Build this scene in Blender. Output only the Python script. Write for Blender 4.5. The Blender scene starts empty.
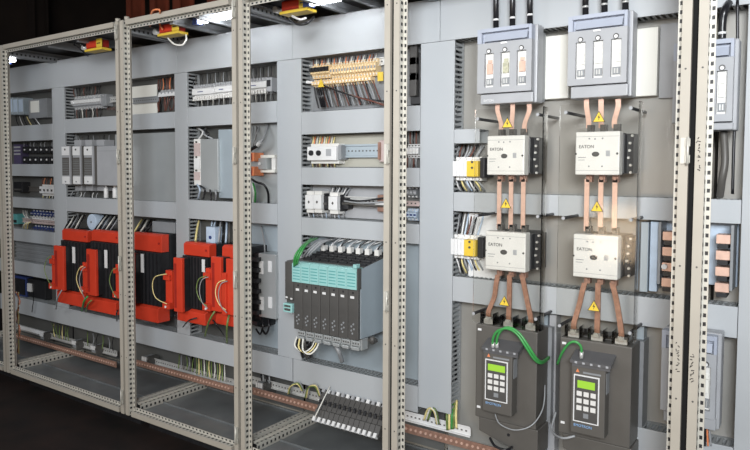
import bpy, math, random
from mathutils import Vector, Matrix
random.seed(7)
SC = bpy.context.scene
C = SC.collection

# ------------------------------------------------------------------ camera
F = 657.0; YAW = math.radians(34.7); PITCH = math.radians(3.0); ROLL = math.radians(0.25)
CAMZ = 1.37
CX, CY = 375.0, 168.5 + F*math.tan(PITCH)
FW = Vector((-math.sin(YAW)*math.cos(PITCH), math.cos(YAW)*math.cos(PITCH), -math.sin(PITCH)))
R0 = Vector((math.cos(YAW), math.sin(YAW), 0)); U0 = R0.cross(FW)
RR = R0*math.cos(ROLL) + U0*math.sin(ROLL); UU = -R0*math.sin(ROLL) + U0*math.cos(ROLL)
cd = bpy.data.cameras.new('camera'); cam = bpy.data.objects.new('camera', cd); C.objects.link(cam)
cam.matrix_world = Matrix(((RR.x, UU.x, -FW.x, 0), (RR.y, UU.y, -FW.y, 0), (RR.z, UU.z, -FW.z, CAMZ), (0, 0, 0, 1)))
cd.sensor_width = 36; cd.lens = F/750*36; cd.shift_y = (CY-225)/750; cd.clip_start = 0.05; cd.clip_end = 60
SC.camera = cam

# ------------------------------------------------------------------ world, lights, exposure
w = bpy.data.worlds.new('world'); SC.world = w; w.use_nodes = True
w.node_tree.nodes['Background'].inputs[0].default_value = (0.80, 0.88, 1.0, 1)
w.node_tree.nodes['Background'].inputs[1].default_value = 0.16
def area(name, loc, target, size, power, col):
    l = bpy.data.lights.new(name, 'AREA'); l.shape = 'RECTANGLE'; l.size, l.size_y = size; l.energy = power; l.color = col
    o = bpy.data.objects.new(name, l); C.objects.link(o); o.location = loc
    o.rotation_euler = (Vector(target)-Vector(loc)).to_track_quat('-Z', 'Y').to_euler(); return o
area('hall_light_main', (0.8, -1.6, 2.2), (-0.95, 2.3, 1.80), (1.4, 0.8), 46, (0.94, 0.97, 1.0)).data.spread = math.radians(85)
area('fill_light_low', (-1.0, -1.6, 0.8), (-1.6, 2.3, 0.3), (1.6, 0.5), 13, (1.0, 0.74, 0.48))  # added warm fill for the lower lids, not a lamp of the hall
area('hall_light_high', (-1.2, -2.4, 3.6), (-1.8, 2.3, 1.3), (3.0, 1.4), 34, (1.0, 0.95, 0.88))
area('fill_light_left', (-3.2, -0.5, 1.9), (-3.6, 2.3, 1.2), (1.2, 0.8), 17, (0.95, 0.97, 1.0))  # added fill to brighten the left posts, not a lamp of the hall
SC.view_settings.view_transform = 'Standard'; SC.view_settings.look = 'None'
SC.view_settings.gamma = 1; SC.view_settings.use_curve_mapping = False
SC.view_settings.exposure = 0.36

# ------------------------------------------------------------------ materials
def mat(name, col, rough=0.5, metal=0.0, var=0.06, scale=20, bump=0.0, emit=None, es=0):
    m = bpy.data.materials.new(name); m.use_nodes = True; nt = m.node_tree; b = nt.nodes['Principled BSDF']
    b.inputs['Roughness'].default_value = rough; b.inputs['Metallic'].default_value = metal
    tc = nt.nodes.new('ShaderNodeTexCoord'); n = nt.nodes.new('ShaderNodeTexNoise')
    n.inputs['Scale'].default_value = scale; n.inputs['Detail'].default_value = 3
    nt.links.new(tc.outputs['Object'], n.inputs['Vector'])
    r = nt.nodes.new('ShaderNodeValToRGB')
    r.color_ramp.elements[0].position = .3; r.color_ramp.elements[1].position = .7
    r.color_ramp.elements[0].color = tuple(c*(1-var) for c in col)+(1,)
    r.color_ramp.elements[1].color = tuple(min(1, c*(1+var)) for c in col)+(1,)
    nt.links.new(n.outputs['Fac'], r.inputs['Fac']); nt.links.new(r.outputs['Color'], b.inputs['Base Color'])
    if bump:
        bp = nt.nodes.new('ShaderNodeBump'); bp.inputs['Strength'].default_value = bump; bp.inputs['Distance'].default_value = .002
        nt.links.new(n.outputs['Fac'], bp.inputs['Height']); nt.links.new(bp.outputs['Normal'], b.inputs['Normal'])
    if emit:
        b.inputs['Emission Color'].default_value = emit+(1,); b.inputs['Emission Strength'].default_value = es
    return m
M = {}
M['beige'] = mat('beige_painted_steel', (.42, .385, .325), .42, .0, .05, 8, .05)
M['strip'] = mat('zinc_beige_perforated_steel', (.56, .54, .48), .38, .15, .06, 30)
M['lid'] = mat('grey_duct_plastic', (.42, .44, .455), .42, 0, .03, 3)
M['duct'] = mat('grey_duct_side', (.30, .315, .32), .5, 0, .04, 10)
M['plate'] = mat('galvanised_plate', (.43, .45, .45), .34, .35, .08, 4)
M['mplate'] = mat('zinc_mounting_plate_shaded', (.14, .14, .132), .34, .35, .08, 4)  # zinc darkened: shade inside the openings is put into the colour
M['seal'] = mat('matt_black_foam', (.004, .004, .004), 1.0, 0, .1, 40)
M['dkgrey'] = mat('dark_hood_grey', (.13, .13, .135), .35, .3, .06, 20)
M['tcream'] = mat('golden_cream_terminal', (.80, .60, .34), .4, 0, .05, 20)
M['cplate'] = mat('beige_grey_plate', (.42, .41, .35), .4, .1, .06, 4)
M['bplate'] = mat('brownish_zinc_plate', (.34, .33, .305), .36, .25, .1, 3)
M['roof'] = mat('roof_panel_shaded', (.07, .07, .072), .5, .1, .1, 5)  # grey roof darkened: dimness under the roof is put into the colour
M['base'] = mat('base_plate_dark', (.23, .245, .25), .28, .45, .18, 6, .1)
M['black'] = mat('black_plastic', (.018, .018, .02), .42, 0, .2, 40)
M['rubber'] = mat('black_cable_rubber', (.012, .012, .014), .3, 0, .2, 40)
M['dark'] = mat('charcoal_plastic', (.075, .072, .068), .45, 0, .08, 20)
M['dark2'] = mat('dark_brown_grey_housing', (.105, .098, .088), .45, .1, .06, 12)
M['mid'] = mat('mid_grey_plastic', (.24, .25, .26), .45, 0, .06, 20)
M['lgrey'] = mat('light_grey_plastic', (.36, .367, .38), .4, 0, .05, 12)
M['bluegrey'] = mat('bluish_grey_metal', (.36, .42, .46), .35, .2, .05, 6)
M['white'] = mat('white_plastic', (.72, .72, .715), .4, 0, .03, 20)
M['offwhite'] = mat('contactor_offwhite', (.70, .69, .66), .42, 0, .03, 20)
M['cream'] = mat('cream_insulating_plate', (.76, .75, .69), .45, 0, .03, 6)
M['red'] = mat('red_enamel', (.60, .048, .02), .38, 0, .08, 14)
M['darkred'] = mat('dark_red_enamel', (.33, .02, .012), .45, 0, .1, 14)
M['copper'] = mat('bare_copper', (.72, .48, .38), .42, .35, .1, 40)
M['copperd'] = mat('copper_bar_dull', (.34, .20, .15), .5, .4, .2, 50)
M['sleeve'] = mat('brown_braided_copper', (.34, .18, .12), .5, .2, .2, 90)
M['steel'] = mat('zinc_steel', (.62, .62, .60), .32, .4, .08, 30)
M['yellow'] = mat('yellow_plastic', (.72, .50, .05), .42, 0, .05, 20)
M['pyellow'] = mat('pale_yellow_wire', (.80, .68, .30), .45, 0, .1, 20)
M['orange'] = mat('orange_plastic', (.75, .24, .10), .45, 0, .08, 20)
M['wbrown'] = mat('brown_wire', (.14, .05, .035), .45, 0, .2, 20)
M['green'] = mat('green_cable', (.05, .28, .07), .35, 0, .12, 30)
M['greend'] = mat('green_yellow_earth_wire', (.15, .22, .06), .4, 0, .4, 60)
M['teal'] = mat('teal_plastic', (.29, .54, .52), .4, 0, .06, 12)
M['teald'] = mat('teal_dark', (.10, .33, .33), .4, 0, .06, 12)
M['blue'] = mat('blue_terminal', (.03, .05, .17), .45, 0, .12, 20)
M['purple'] = mat('purple_grey', (.08, .065, .13), .45, 0, .1, 20)
M['wgrey'] = mat('grey_cable', (.30, .31, .32), .4, 0, .08, 20)
M['wblue'] = mat('pale_blue_cable', (.48, .58, .70), .4, 0, .08, 20)
M['pink'] = mat('pinkish_rail', (.52, .42, .40), .4, 0, .08, 20)
M['handle'] = mat('bluish_handle', (.38, .41, .48), .38, 0, .04, 12)
M['fprint'] = mat('faded_fuse_print', (.45, .44, .32), .5, 0, .3, 90)
M['lcd'] = mat('green_display', (.28, .50, .05), .3, 0, .04, 20, 0, (.35, .75, .03), .15)
M['led'] = mat('led_tube_glow', (1, 1, 1), .4, 0, 0, 5, 0, (.93, .96, 1.0), 22)
M['ink'] = mat('black_print', (.02, .02, .02), .5)
M['inkblue'] = mat('blue_white_print', (.25, .45, .75), .5)
M['rust'] = mat('rust_red_steel', (.26, .06, .03), .6, .1, .4, 3)
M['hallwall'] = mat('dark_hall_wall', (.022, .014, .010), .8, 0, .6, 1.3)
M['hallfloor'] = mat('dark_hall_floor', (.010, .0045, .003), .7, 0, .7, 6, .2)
def acrylic():
    m = bpy.data.materials.new('clear_acrylic'); m.use_nodes = True; nt = m.node_tree
    for n in list(nt.nodes): nt.nodes.remove(n)
    o = nt.nodes.new('ShaderNodeOutputMaterial'); mx = nt.nodes.new('ShaderNodeMixShader')
    t = nt.nodes.new('ShaderNodeBsdfTransparent'); g = nt.nodes.new('ShaderNodeBsdfGlossy'); f = nt.nodes.new('ShaderNodeFresnel')
    t.inputs[0].default_value = (.975, .972, .96, 1); g.inputs['Roughness'].default_value = .08; f.inputs[0].default_value = 1.45
    ns = nt.nodes.new('ShaderNodeTexNoise'); ns.inputs['Scale'].default_value = 60
    bp = nt.nodes.new('ShaderNodeBump'); bp.inputs['Strength'].default_value = .03
    nt.links.new(ns.outputs['Fac'], bp.inputs['Height']); nt.links.new(bp.outputs['Normal'], g.inputs['Normal'])
    nt.links.new(f.outputs[0], mx.inputs[0]); nt.links.new(t.outputs[0], mx.inputs[1]); nt.links.new(g.outputs[0], mx.inputs[2])
    nt.links.new(mx.outputs[0], o.inputs[0]); return m
M['acrylic'] = acrylic()

# ------------------------------------------------------------------ geometry helpers
def W(px, py, Y):
    d = FW*F + RR*(px-CX) - UU*(py-CY)
    d = d*(Y/d.y); return Vector((d.x, Y, d.z+CAMZ))
def XP(px, Y, py=200): return W(px, py, Y).x
def SZ(s, Y, px=300): return W(px, 167+s*(px+573), Y).z
class MB:
    def __init__(s): s.v = []; s.f = []; s.m = []; s.cm = 0; s.sm = []
    def face(s, idx, sm=False): s.f.append(idx); s.m.append(s.cm); s.sm.append(sm)
    def quad(s, *p):
        n = len(s.v); s.v += [Vector(q) for q in p]; s.face(tuple(range(n, n+len(p))))
    def box(s, x0, x1, y0, y1, z0, z1, m=None):
        if m is not None: s.cm = m
        if x0 > x1: x0, x1 = x1, x0
        if y0 > y1: y0, y1 = y1, y0
        if z0 > z1: z0, z1 = z1, z0
        n = len(s.v)
        s.v += [Vector(q) for q in ((x0, y0, z0), (x1, y0, z0), (x1, y1, z0), (x0, y1, z0), (x0, y0, z1), (x1, y0, z1), (x1, y1, z1), (x0, y1, z1))]
        for q in ((0, 3, 2, 1), (4, 5, 6, 7), (0, 1, 5, 4), (1, 2, 6, 5), (2, 3, 7, 6), (3, 0, 4, 7)): s.face(tuple(n+i for i in q))
        return s
    def prism(s, poly, vec, m=None):
        if m is not None: s.cm = m
        poly = [Vector(p) for p in poly]; vec = Vector(vec); n = len(s.v); k = len(poly)
        s.v += poly + [p+vec for p in poly]
        nn = Vector((0, 0, 0))
        for i in range(k): nn += poly[i].cross(poly[(i+1) % k])
        flip = nn.dot(vec) > 0
        a = tuple(range(n, n+k)); b = tuple(range(n+k, n+2*k))
        s.face(a[::-1] if flip else a); s.face(b if flip else b[::-1])
        for i in range(k):
            j = (i+1) % k; q = (n+i, n+j, n+k+j, n+k+i); s.face(q if flip else q[::-1])
        return s
    def tube(s, pts, r, n=6, m=None, cap=True):
        if m is not None: s.cm = m
        pts = [Vector(p) for p in pts]; rings = []; up = None
        for i, p in enumerate(pts):
            t = (pts[min(i+1, len(pts)-1)]-pts[max(i-1, 0)])
            if t.length < 1e-9: t = Vector((0, 0, 1))
            t.normalize()
            if up is None: up = Vector((0, 0, 1)) if abs(t.z) < .9 else Vector((0, 1, 0))
            a = (up - t*up.dot(t)); a.normalize(); b = t.cross(a); up = a
            rr = r[i] if isinstance(r, (list, tuple)) else r
            st = len(s.v); s.v += [p + (a*math.cos(2*math.pi*k/n)+b*math.sin(2*math.pi*k/n))*rr for k in range(n)]; rings.append(st)
        for i in range(len(rings)-1):
            for k in range(n):
                a0, a1 = rings[i]+k, rings[i]+(k+1) % n; b0, b1 = rings[i+1]+k, rings[i+1]+(k+1) % n
                s.face((a0, a1, b1, b0), True)
        if cap:
            s.face(tuple(rings[0]+k for k in range(n))[::-1]); s.face(tuple(rings[-1]+k for k in range(n)))
        return s
    def cyl(s, a, b, r, n=12, m=None): return s.tube([a, b], r, n, m)
    def perf(s, o, L, Wd, hl, hw, pitch):
        o = Vector(o); L = Vector(L); Wd = Vector(Wd); ln = L.length; l = L/ln; wn = Wd.length; ww = Wd/wn
        k = max(1, int(ln/pitch)); p = ln/k
        for i in range(k):
            a = o+l*(i*p); q = [a, a+l*p, a+l*p+Wd, a]; q[3] = a+Wd
            c = a+l*p/2+Wd/2; h = [c-l*hl/2-ww*hw/2, c+l*hl/2-ww*hw/2, c+l*hl/2+ww*hw/2, c-l*hl/2+ww*hw/2]
            n = len(s.v); s.v += q+h
            for j in range(4): s.face((n+j, n+(j+1) % 4, n+4+(j+1) % 4, n+4+j))
def link(name, mb, mats, parent=None, loc=Vector((0, 0, 0)), bev=0):
    me = bpy.data.meshes.new(name); me.from_pydata([tuple(v-loc) for v in mb.v], [], mb.f)
    if not isinstance(mats, (list, tuple)): mats = [mats]
    for q in mats: me.materials.append(M[q] if isinstance(q, str) else q)
    for p, i, sm in zip(me.polygons, mb.m, mb.sm): p.material_index = min(i, len(mats)-1); p.use_smooth = sm
    me.update(); o = bpy.data.objects.new(name, me); C.objects.link(o)
    if parent is not None: o.parent = parent
    if bev:
        b = o.modifiers.new('bevel', 'BEVEL'); b.width = bev; b.segments = 2; b.limit_method = 'ANGLE'; b.angle_limit = math.radians(50)
    return o
def single(name, mb, mats, label, cat, group=None, kind=None, bev=0):
    xs = [v.x for v in mb.v]; ys = [v.y for v in mb.v]; zs = [v.z for v in mb.v]
    loc = Vector(((min(xs)+max(xs))/2, (min(ys)+max(ys))/2, min(zs)))
    o = link(name, mb, mats, None, loc, bev); o.location = loc
    if label: o['label'] = label
    if cat: o['category'] = cat
    if group: o['group'] = group
    if kind: o['kind'] = kind
    return o
class Thing:
    def __init__(s, name, label, cat, loc, group=None):
        s.loc = Vector(loc); s.o = bpy.data.objects.new(name, None); s.o.empty_display_size = .02; C.objects.link(s.o); s.o.location = s.loc
        s.o['label'] = label; s.o['category'] = cat
        if group: s.o['group'] = group
    def part(s, name, mb, mats, parent=None, label=None, bev=0, kind=None):
        o = link(name, mb, mats, parent or s.o, s.loc, bev)
        if label: o['label'] = label
        if kind: o['kind'] = kind
        return o
def bx(*a): return MB().box(*a)
def rect(px0, px1, yt, yb, Y):
    pm = (px0+px1)/2; ym = (yt+yb)/2
    return XP(px0, Y, ym), XP(px1, Y, ym), W(pm, yb, Y).z, W(pm, yt, Y).z
def spline(pts, n=6):
    pts = [Vector(p) for p in pts]; out = []; P = [pts[0]]+pts+[pts[-1]]
    for i in range(1, len(P)-2):
        for k in range(n):
            t = k/n; a, b, c, d = P[i-1], P[i], P[i+1], P[i+2]
            out.append(.5*((2*b)+(c-a)*t+(2*a-5*b+4*c-d)*t*t+(3*b-a-3*c+d)*t**3))
    out.append(pts[-1]); return out
def wire(pts, r, m, label, group=None, name='wire', cat='wire', n=6, seg=6):
    """pts: (px, py, Y)"""
    return single(name, MB().tube(spline([W(*p) for p in pts], seg), r, n), [m], label, cat, group)
def text(txt, x, y, z, size, m, T, name='lettering', parent=None, align='LEFT', rot=0):
    cu = bpy.data.curves.new('t', 'FONT'); cu.body = txt; cu.size = size; cu.align_x = align; cu.extrude = .0003
    t = bpy.data.objects.new('t', cu); C.objects.link(t); bpy.context.view_layer.update()
    dg = bpy.context.evaluated_depsgraph_get(); me = bpy.data.meshes.new_from_object(t.evaluated_get(dg)); bpy.data.objects.remove(t)
    me.materials.clear(); me.materials.append(M[m]); me.transform(Matrix.Rotation(math.radians(90), 4, 'X') @ Matrix.Rotation(rot, 4, 'Z'))
    me.transform(Matrix.Translation(Vector((x, y, z))-T.loc))
    o = bpy.data.objects.new(name, me); C.objects.link(o); o.parent = parent or T.o; return o

YF, YC, YB = 2.0, 2.35, 2.44
Z0, Z1 = 0.10, 2.10

# ------------------------------------------------------------------ hall
def struct(name, mb, mats): return single(name, mb, mats, None, None, None, 'structure')
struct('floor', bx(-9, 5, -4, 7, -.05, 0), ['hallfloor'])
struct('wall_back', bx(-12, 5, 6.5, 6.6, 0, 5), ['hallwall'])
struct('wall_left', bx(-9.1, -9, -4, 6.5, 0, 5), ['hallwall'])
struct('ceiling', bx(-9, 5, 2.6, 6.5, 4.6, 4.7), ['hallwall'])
for i, (px, wd, lb) in enumerate(((30, .35, 'dark red steel column in the hall, furthest left behind the enclosures'), (128, .14, 'rust red column showing just above the second tall post'),
                  (152, .16, 'rust red column above the yellow and red switch of the second bay'), (176, .22, 'broad rust red column above the middle of the second bay'), (212, .3, 'rust red column above the lamp of the second bay'))):
    x = XP(px, 4.6, 10); mb = MB().box(x-wd/4, x+wd/4, 4.6, 4.62, 0, 4.6).box(x-wd/4, x+wd/4, 4.78, 4.8, 0, 4.6).box(x-.01, x+.01, 4.62, 4.78, 0, 4.6)
    single('steel_column', mb, ['rust' if i else 'hallwall'], lb, 'column', 'columns in the hall behind')
x0, x1 = XP(120, 4.5, 5), XP(240, 4.5, 5)
single('steel_beam', MB().box(x0, x1, 4.45, 4.6, 2.62, 2.68).box(x0, x1, 4.51, 4.54, 2.68, 2.86).box(x0, x1, 4.45, 4.6, 2.86, 2.9), ['rust'], 'rust red horizontal steel beam crossing behind the top of the second bay', 'beam')

# ------------------------------------------------------------------ enclosure frames
BND = [XP(2, YF), XP(121.5, YF), XP(238, YF), XP(391, YF), XP(690.2, YF), XP(691.5, YF)+.8]
BAYN = ['far left bay', 'second bay', 'third bay', 'wide fourth bay', 'far right bay']
def profile(mb, O, L, A, B, hole=.011, pitch=.025):
    O, L, A, B = Vector(O), Vector(L), Vector(A), Vector(B)
    P = lambda a, b: O+A*a+B*b
    def strip(p, q): mb.cm = 0; mb.quad(p, q, q+L, p+L)
    strip(P(0, .050), P(0, 0)); strip(P(0, 0), P(.025, 0)); strip(P(.025, 0), P(.025, .002)); strip(P(.023, .050), P(0, .050)); strip(P(.040, .030), P(.023, .030)); strip(P(.023, .030), P(.023, .050))
    mb.cm = 1
    mb.perf(P(.025, .002), L, B*.026, hole, .012, pitch); mb.perf(P(.025, .028), L, A*.015, hole, .008, pitch)
    strip(P(.040, .028), P(.040, .030)); mb.cm = 0
    for E in (Vector((0, 0, 0)), L):
        n = len(mb.v); mb.v += [P(0, 0)+E, P(.025, 0)+E, P(.025, .028)+E, P(.040, .028)+E, P(.040, .030)+E, P(.023, .030)+E, P(.023, .050)+E, P(0, .050)+E]
        mb.face(tuple(range(n, n+8)))
    mb.cm = 2; l = L.normalized()*.002; Q = lambda a, b: P(a, b)+l  # added black cores behind the holes imitate shade inside the hollow profile
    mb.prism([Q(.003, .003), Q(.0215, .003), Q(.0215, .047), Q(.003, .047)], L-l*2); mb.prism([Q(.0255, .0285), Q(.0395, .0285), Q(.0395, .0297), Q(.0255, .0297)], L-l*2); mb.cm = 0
X_, Y_, Z_ = Vector((1, 0, 0)), Vector((0, 1, 0)), Vector((0, 0, 1))
GAP = .0075
YR = 2.56
BND.append(BND[0]-.9); BAYN.append('outermost left bay')   # index -1: the bay cut off by the left photo edge
for b in range(-1, 5):
    xl, xr = BND[b]+GAP, BND[b+1]-GAP
    if b == 3: xr -= .001
    if b == 4: xl += .001
    T = Thing('switchgear_enclosure', 'beige steel enclosure frame of the %s, open at the front' % BAYN[b] if b < 4 else 'beige steel enclosure frame of the far right bay, cut off by the photo edge', 'enclosure', ((xl+xr)/2, YF, Z0), 'row of joined enclosure frames')
    for x, A in ((xl, X_), (xr, -X_)):
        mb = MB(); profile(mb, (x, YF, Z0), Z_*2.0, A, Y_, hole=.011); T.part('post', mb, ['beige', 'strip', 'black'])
        mb = MB(); mb.box(x, x+A.x*.05, YR-.05, YR, Z0, Z1); T.part('rear_post', mb, ['beige'])
        mb = MB(); ly = YR-YF-.11; mb.cm = 0
        a0 = Vector((x, YF+.056, Z0+.05)); mb.perf(a0+A*.002, Y_*ly, A*.02, .011, .010, .025); mb.perf(a0+A*.026-Z_*.008, Y_*ly, A*.016, .011, .010, .025); mb.perf(a0+A*.042-Z_*.008, Y_*ly, -Z_*.034, .011, .013, .025)
        mb.quad(a0+A*.022, a0+A*.022+Y_*ly, a0+A*.022-Z_*.008+Y_*ly, a0+A*.022-Z_*.008); mb.quad(a0+A*.022-Z_*.008, a0+A*.022-Z_*.008+Y_*ly, a0+A*.026-Z_*.008+Y_*ly, a0+A*.026-Z_*.008)
        mb.quad(a0+A*.002, a0+A*.002+Y_*ly, a0+A*.002-Z_*.042+Y_*ly, a0+A*.002-Z_*.042); mb.quad(a0+A*.002-Z_*.042, a0+A*.002-Z_*.042+Y_*ly, a0+A*.042-Z_*.042+Y_*ly, a0+A*.042-Z_*.042)
        mb.cm = 2; xa, xb = sorted((x+A.x*.004, x+A.x*.019)); mb.box(xa, xb, YF+.057, YR-.056, Z0+.010, Z0+.046); xa, xb = sorted((x+A.x*.019, x+A.x*.039)); mb.box(xa, xb, YF+.057, YR-.056, Z0+.010, Z0+.038)  # added black cores make the rail holes look shaded
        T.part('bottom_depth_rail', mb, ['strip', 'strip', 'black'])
        mb = MB(); profile(mb, (x, YF+.055, Z1-.055), Y_*(YR-YF-.11), A, Z_); T.part('top_depth_rail', mb, ['mid', 'mid', 'black'])  # grey instead of beige: shade under the roof painted onto the rail
    for z, A, nm in ((Z0, Z_, 'bottom_rail'), (Z1, -Z_, 'top_rail')):
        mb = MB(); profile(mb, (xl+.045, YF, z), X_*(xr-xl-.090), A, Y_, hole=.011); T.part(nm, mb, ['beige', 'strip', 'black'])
        mb = bx(xl+.05, xr-.05, YR-.05, YR, z, z+A.z*.05); T.part('rear_'+nm, mb, ['beige'])
    T.part('roof_panel', bx(xl, xr, YF+.01, YR, Z1, Z1+.004), ['roof'])
    mb = MB(); nb = 2; ys = (YF+.056, 2.20, YR-.06)
    for i in range(2): mb.box(xl+.056, xr-.056, ys[i]+(.002 if i else 0), ys[i+1]-.002, Z0+.008, Z0+.016)
    for i in range(2): mb.box(xl+.056, xr-.056, ys[i+1]-.012, ys[i+1]-.004, Z0+.016, Z0+.024)
    T.part('base_panel', mb, ['base'])
    T.part('mounting_plate', bx(xl+.002, xr-.002, YB, YB+.003, Z0+.06, Z1-.06), ['mplate' if b < 3 else 'bplate'])
    # hinges straddle the joint on the right-hand posts
    if b in (0, 1, 2, 3):
        zs = [W(388, 154, YF).z, W(388, 301, YF).z] + ([Z1-.055, Z0+.09] if b < 2 else [])
        for z in (zs if b < 3 else zs[:1]):
            mb = MB().box(xr-.020, xr-.002, YF-.006, YF-.0005, z-.036, z+.036).box(xr-.006, xr+.006, YF-.013, YF-.0065, z-.034, z-.012).box(xr-.006, xr+.006, YF-.013, YF-.0065, z+.012, z+.034)
            mb.cyl((xr+.001, YF-.0165, z-.038), (xr+.001, YF-.0165, z+.038), .0035, 8); T.part('hinge', mb, ['strip'], label='small steel hinge plate')
    for z in (Z0+.3, Z0+.62, Z0+1.0, Z0+1.55, Z0+1.86):
        for x in (xl+.013, xr-.013): T.part('screw', MB().cyl((x, YF-.001, z), (x, YF+.002, z), .0028, 8), ['dark'])
    # black plinth under the frame
    single('plinth', bx(xl+.03, xr-.03, YF+.12, YR-.02, 0, Z0), ['black'], 'black recessed plinth carrying the enclosure frame of the %s' % BAYN[b], 'plinth', 'plinths under the enclosures')
    if b >= 0:
        g = GAP+(.001 if b == 4 else 0)
        single('seal_strip', bx(BND[b]-g+.001, BND[b]+g-.001, YF+.012, YF+.046, Z0, Z1), ['seal'], 'black seal in the joint between the %s and the %s' % (BAYN[b-1], BAYN[b]), 'seal', 'seals between enclosure frames')

# ------------------------------------------------------------------ wiring ducts
def duct(label, x0, x1, z0, z1, vertical, yc=YC, group='grey slotted wiring ducts'):
    T = Thing('wiring_duct', label, 'wiring duct', ((x0+x1)/2, YB, z0), group)
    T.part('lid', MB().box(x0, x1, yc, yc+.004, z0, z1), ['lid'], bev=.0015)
    mb = MB(); yb = YB-.001
    mb.box(x0+.003, x1-.003, yb-.003, yb, z0+.001, z1-.001)
    p = .020
    if vertical:
        for xs in (x0+.001, x1-.003):
            mb.box(xs, xs+.002, yb-.018, yb-.003, z0+.001, z1-.001); mb.box(xs, xs+.002, yc+.004, yc+.012, z0+.001, z1-.001)
            n = int((z1-z0)/p)
            for i in range(n+1):
                a = z0+i*p; mb.box(xs, xs+.002, yc+.012, yb-.018, a, min(a+.009, z1-.001)) if a < z1-.002 else None
    else:
        for zs in (z0+.001, z1-.003):
            mb.box(x0+.001, x1-.001, yb-.018, yb-.003, zs, zs+.002); mb.box(x0+.001, x1-.001, yc+.004, yc+.012, zs, zs+.002)
            n = int((x1-x0)/p)
            for i in range(n+1):
                a = x0+i*p; mb.box(a, min(a+.009, x1-.001), yc+.012, yb-.018, zs, zs+.002) if a < x1-.002 else None
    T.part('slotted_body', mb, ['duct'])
    return T
S = lambda s: SZ(s, YC)
VX = {1: (54, 66.3), 2: (175.7, 188.2), 3: (277.3, 301.2), 4: (419.6, 453), 6: (742, 800)}
VX = {k: (XP(a, YC), XP(b, YC)) for k, (a, b) in VX.items()}
ztop, zt2 = SZ(-.168, YC, 250), S(-.1245)
zb1, zb0 = S(.2215), S(.248)
TOPS = [(-4.95, BND[1]+.0), (BND[1]+.002, BND[2]), (BND[2]+.002, BND[3]), (BND[3]+.002, BND[4]+.6)]
for (a, b), n in zip(TOPS, BAYN): duct('wide grey wiring duct lid along the top of the %s' % n, a, b, zt2, ztop, False)
VN = {1: 'narrow vertical grey duct between the dark breakers and the three tall slim modules', 2: 'vertical grey wiring duct in the middle of the second bay',
      3: 'wide vertical grey wiring duct left of the servo drive rack', 4: 'widest vertical grey wiring duct, left of the yellow and white relays', 6: 'vertical grey wiring duct at the far right edge of the photo'}
for k in (1, 2, 3, 4, 6):
    duct(VN[k], *VX[k], {4: S(.2415)-.0, 6: .12}.get(k, zb1+.001), zt2-.001, True)
e = .0015
def hducts(x0, x1, gaps, where, names):
    for (s0, s1), nm in zip(gaps, names): duct(nm, x0+e, (XP(479, YC) if nm.startswith('short') else x1)-e, S(s1), S(s0), False)
xL = -4.95
hducts(xL, VX[1][0], [(-.068, -.042), (-.0035, .0165), (.0525, .070), (.1058, .1265), (.160, .182)], '',
       ['far left horizontal duct under the topmost opening', 'far left horizontal duct under the double row of dark breakers', 'far left horizontal duct under the white four pole breaker', 'far left horizontal duct under the blue terminals', 'far left horizontal duct under the dark ribbed unit'])
hducts(VX[1][1], VX[2][0], [(-.0735, -.0516), (.0475, .070)], '', ['horizontal duct under the lever terminals of the far left bay', 'horizontal duct above the leftmost red reactors'])
hducts(VX[2][1], VX[3][0], [(-.0778, -.0525), (.0435, .068)], '', ['horizontal duct under the long white controller modules', 'horizontal duct above the rightmost reactors'])
hducts(VX[3][1], VX[4][0], [(-.0625, -.037), (.0005, .020), (.0575, .0775)], '', ['horizontal duct under the long cream terminal row', 'horizontal duct under the white module with two black knobs', 'horizontal duct just above the servo drive rack'])
xR = VX[6][0]
hducts(VX[4][1], xR, [(-.037, -.0233), (.0240, .0425), (.106, .1300)], '', ['short horizontal duct above the upper yellow and white relay', 'horizontal duct passing between upper and lower big contactors', 'horizontal duct just above the two dark drives'])
duct('horizontal grey wiring duct at the bottom right, below the lower white fuse switch', XP(640, YC), xR-e, .20, SZ(.215, YC, 650), False)
duct('long grey wiring duct along the bottom of the far left bay and second bay', xL, BND[2]-.002, zb0, zb1, False)
duct('grey wiring duct along the bottom of the third bay, under the servo rack', BND[2]+.002, VX[4][0]-e, zb0, zb1, False)
# wiring packed inside ducts (uncountable)
mb = MB()
for k in (2, 3, 4):
    a, b = VX[k]
    for i in range(8):
        x = a+.012+(b-a-.024)*i/7; z0 = zb1+.03; pts = [(x+random.uniform(-.006, .006), random.uniform(YC+.025, YB-.02), z0+(zt2-z0-.03)*j/9) for j in range(10)]
        mb.tube(pts, .005, 5)
single('duct_wiring', mb, ['rubber'], 'mass of black wires packed inside the slotted vertical ducts', 'wiring', None, 'stuff')

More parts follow.
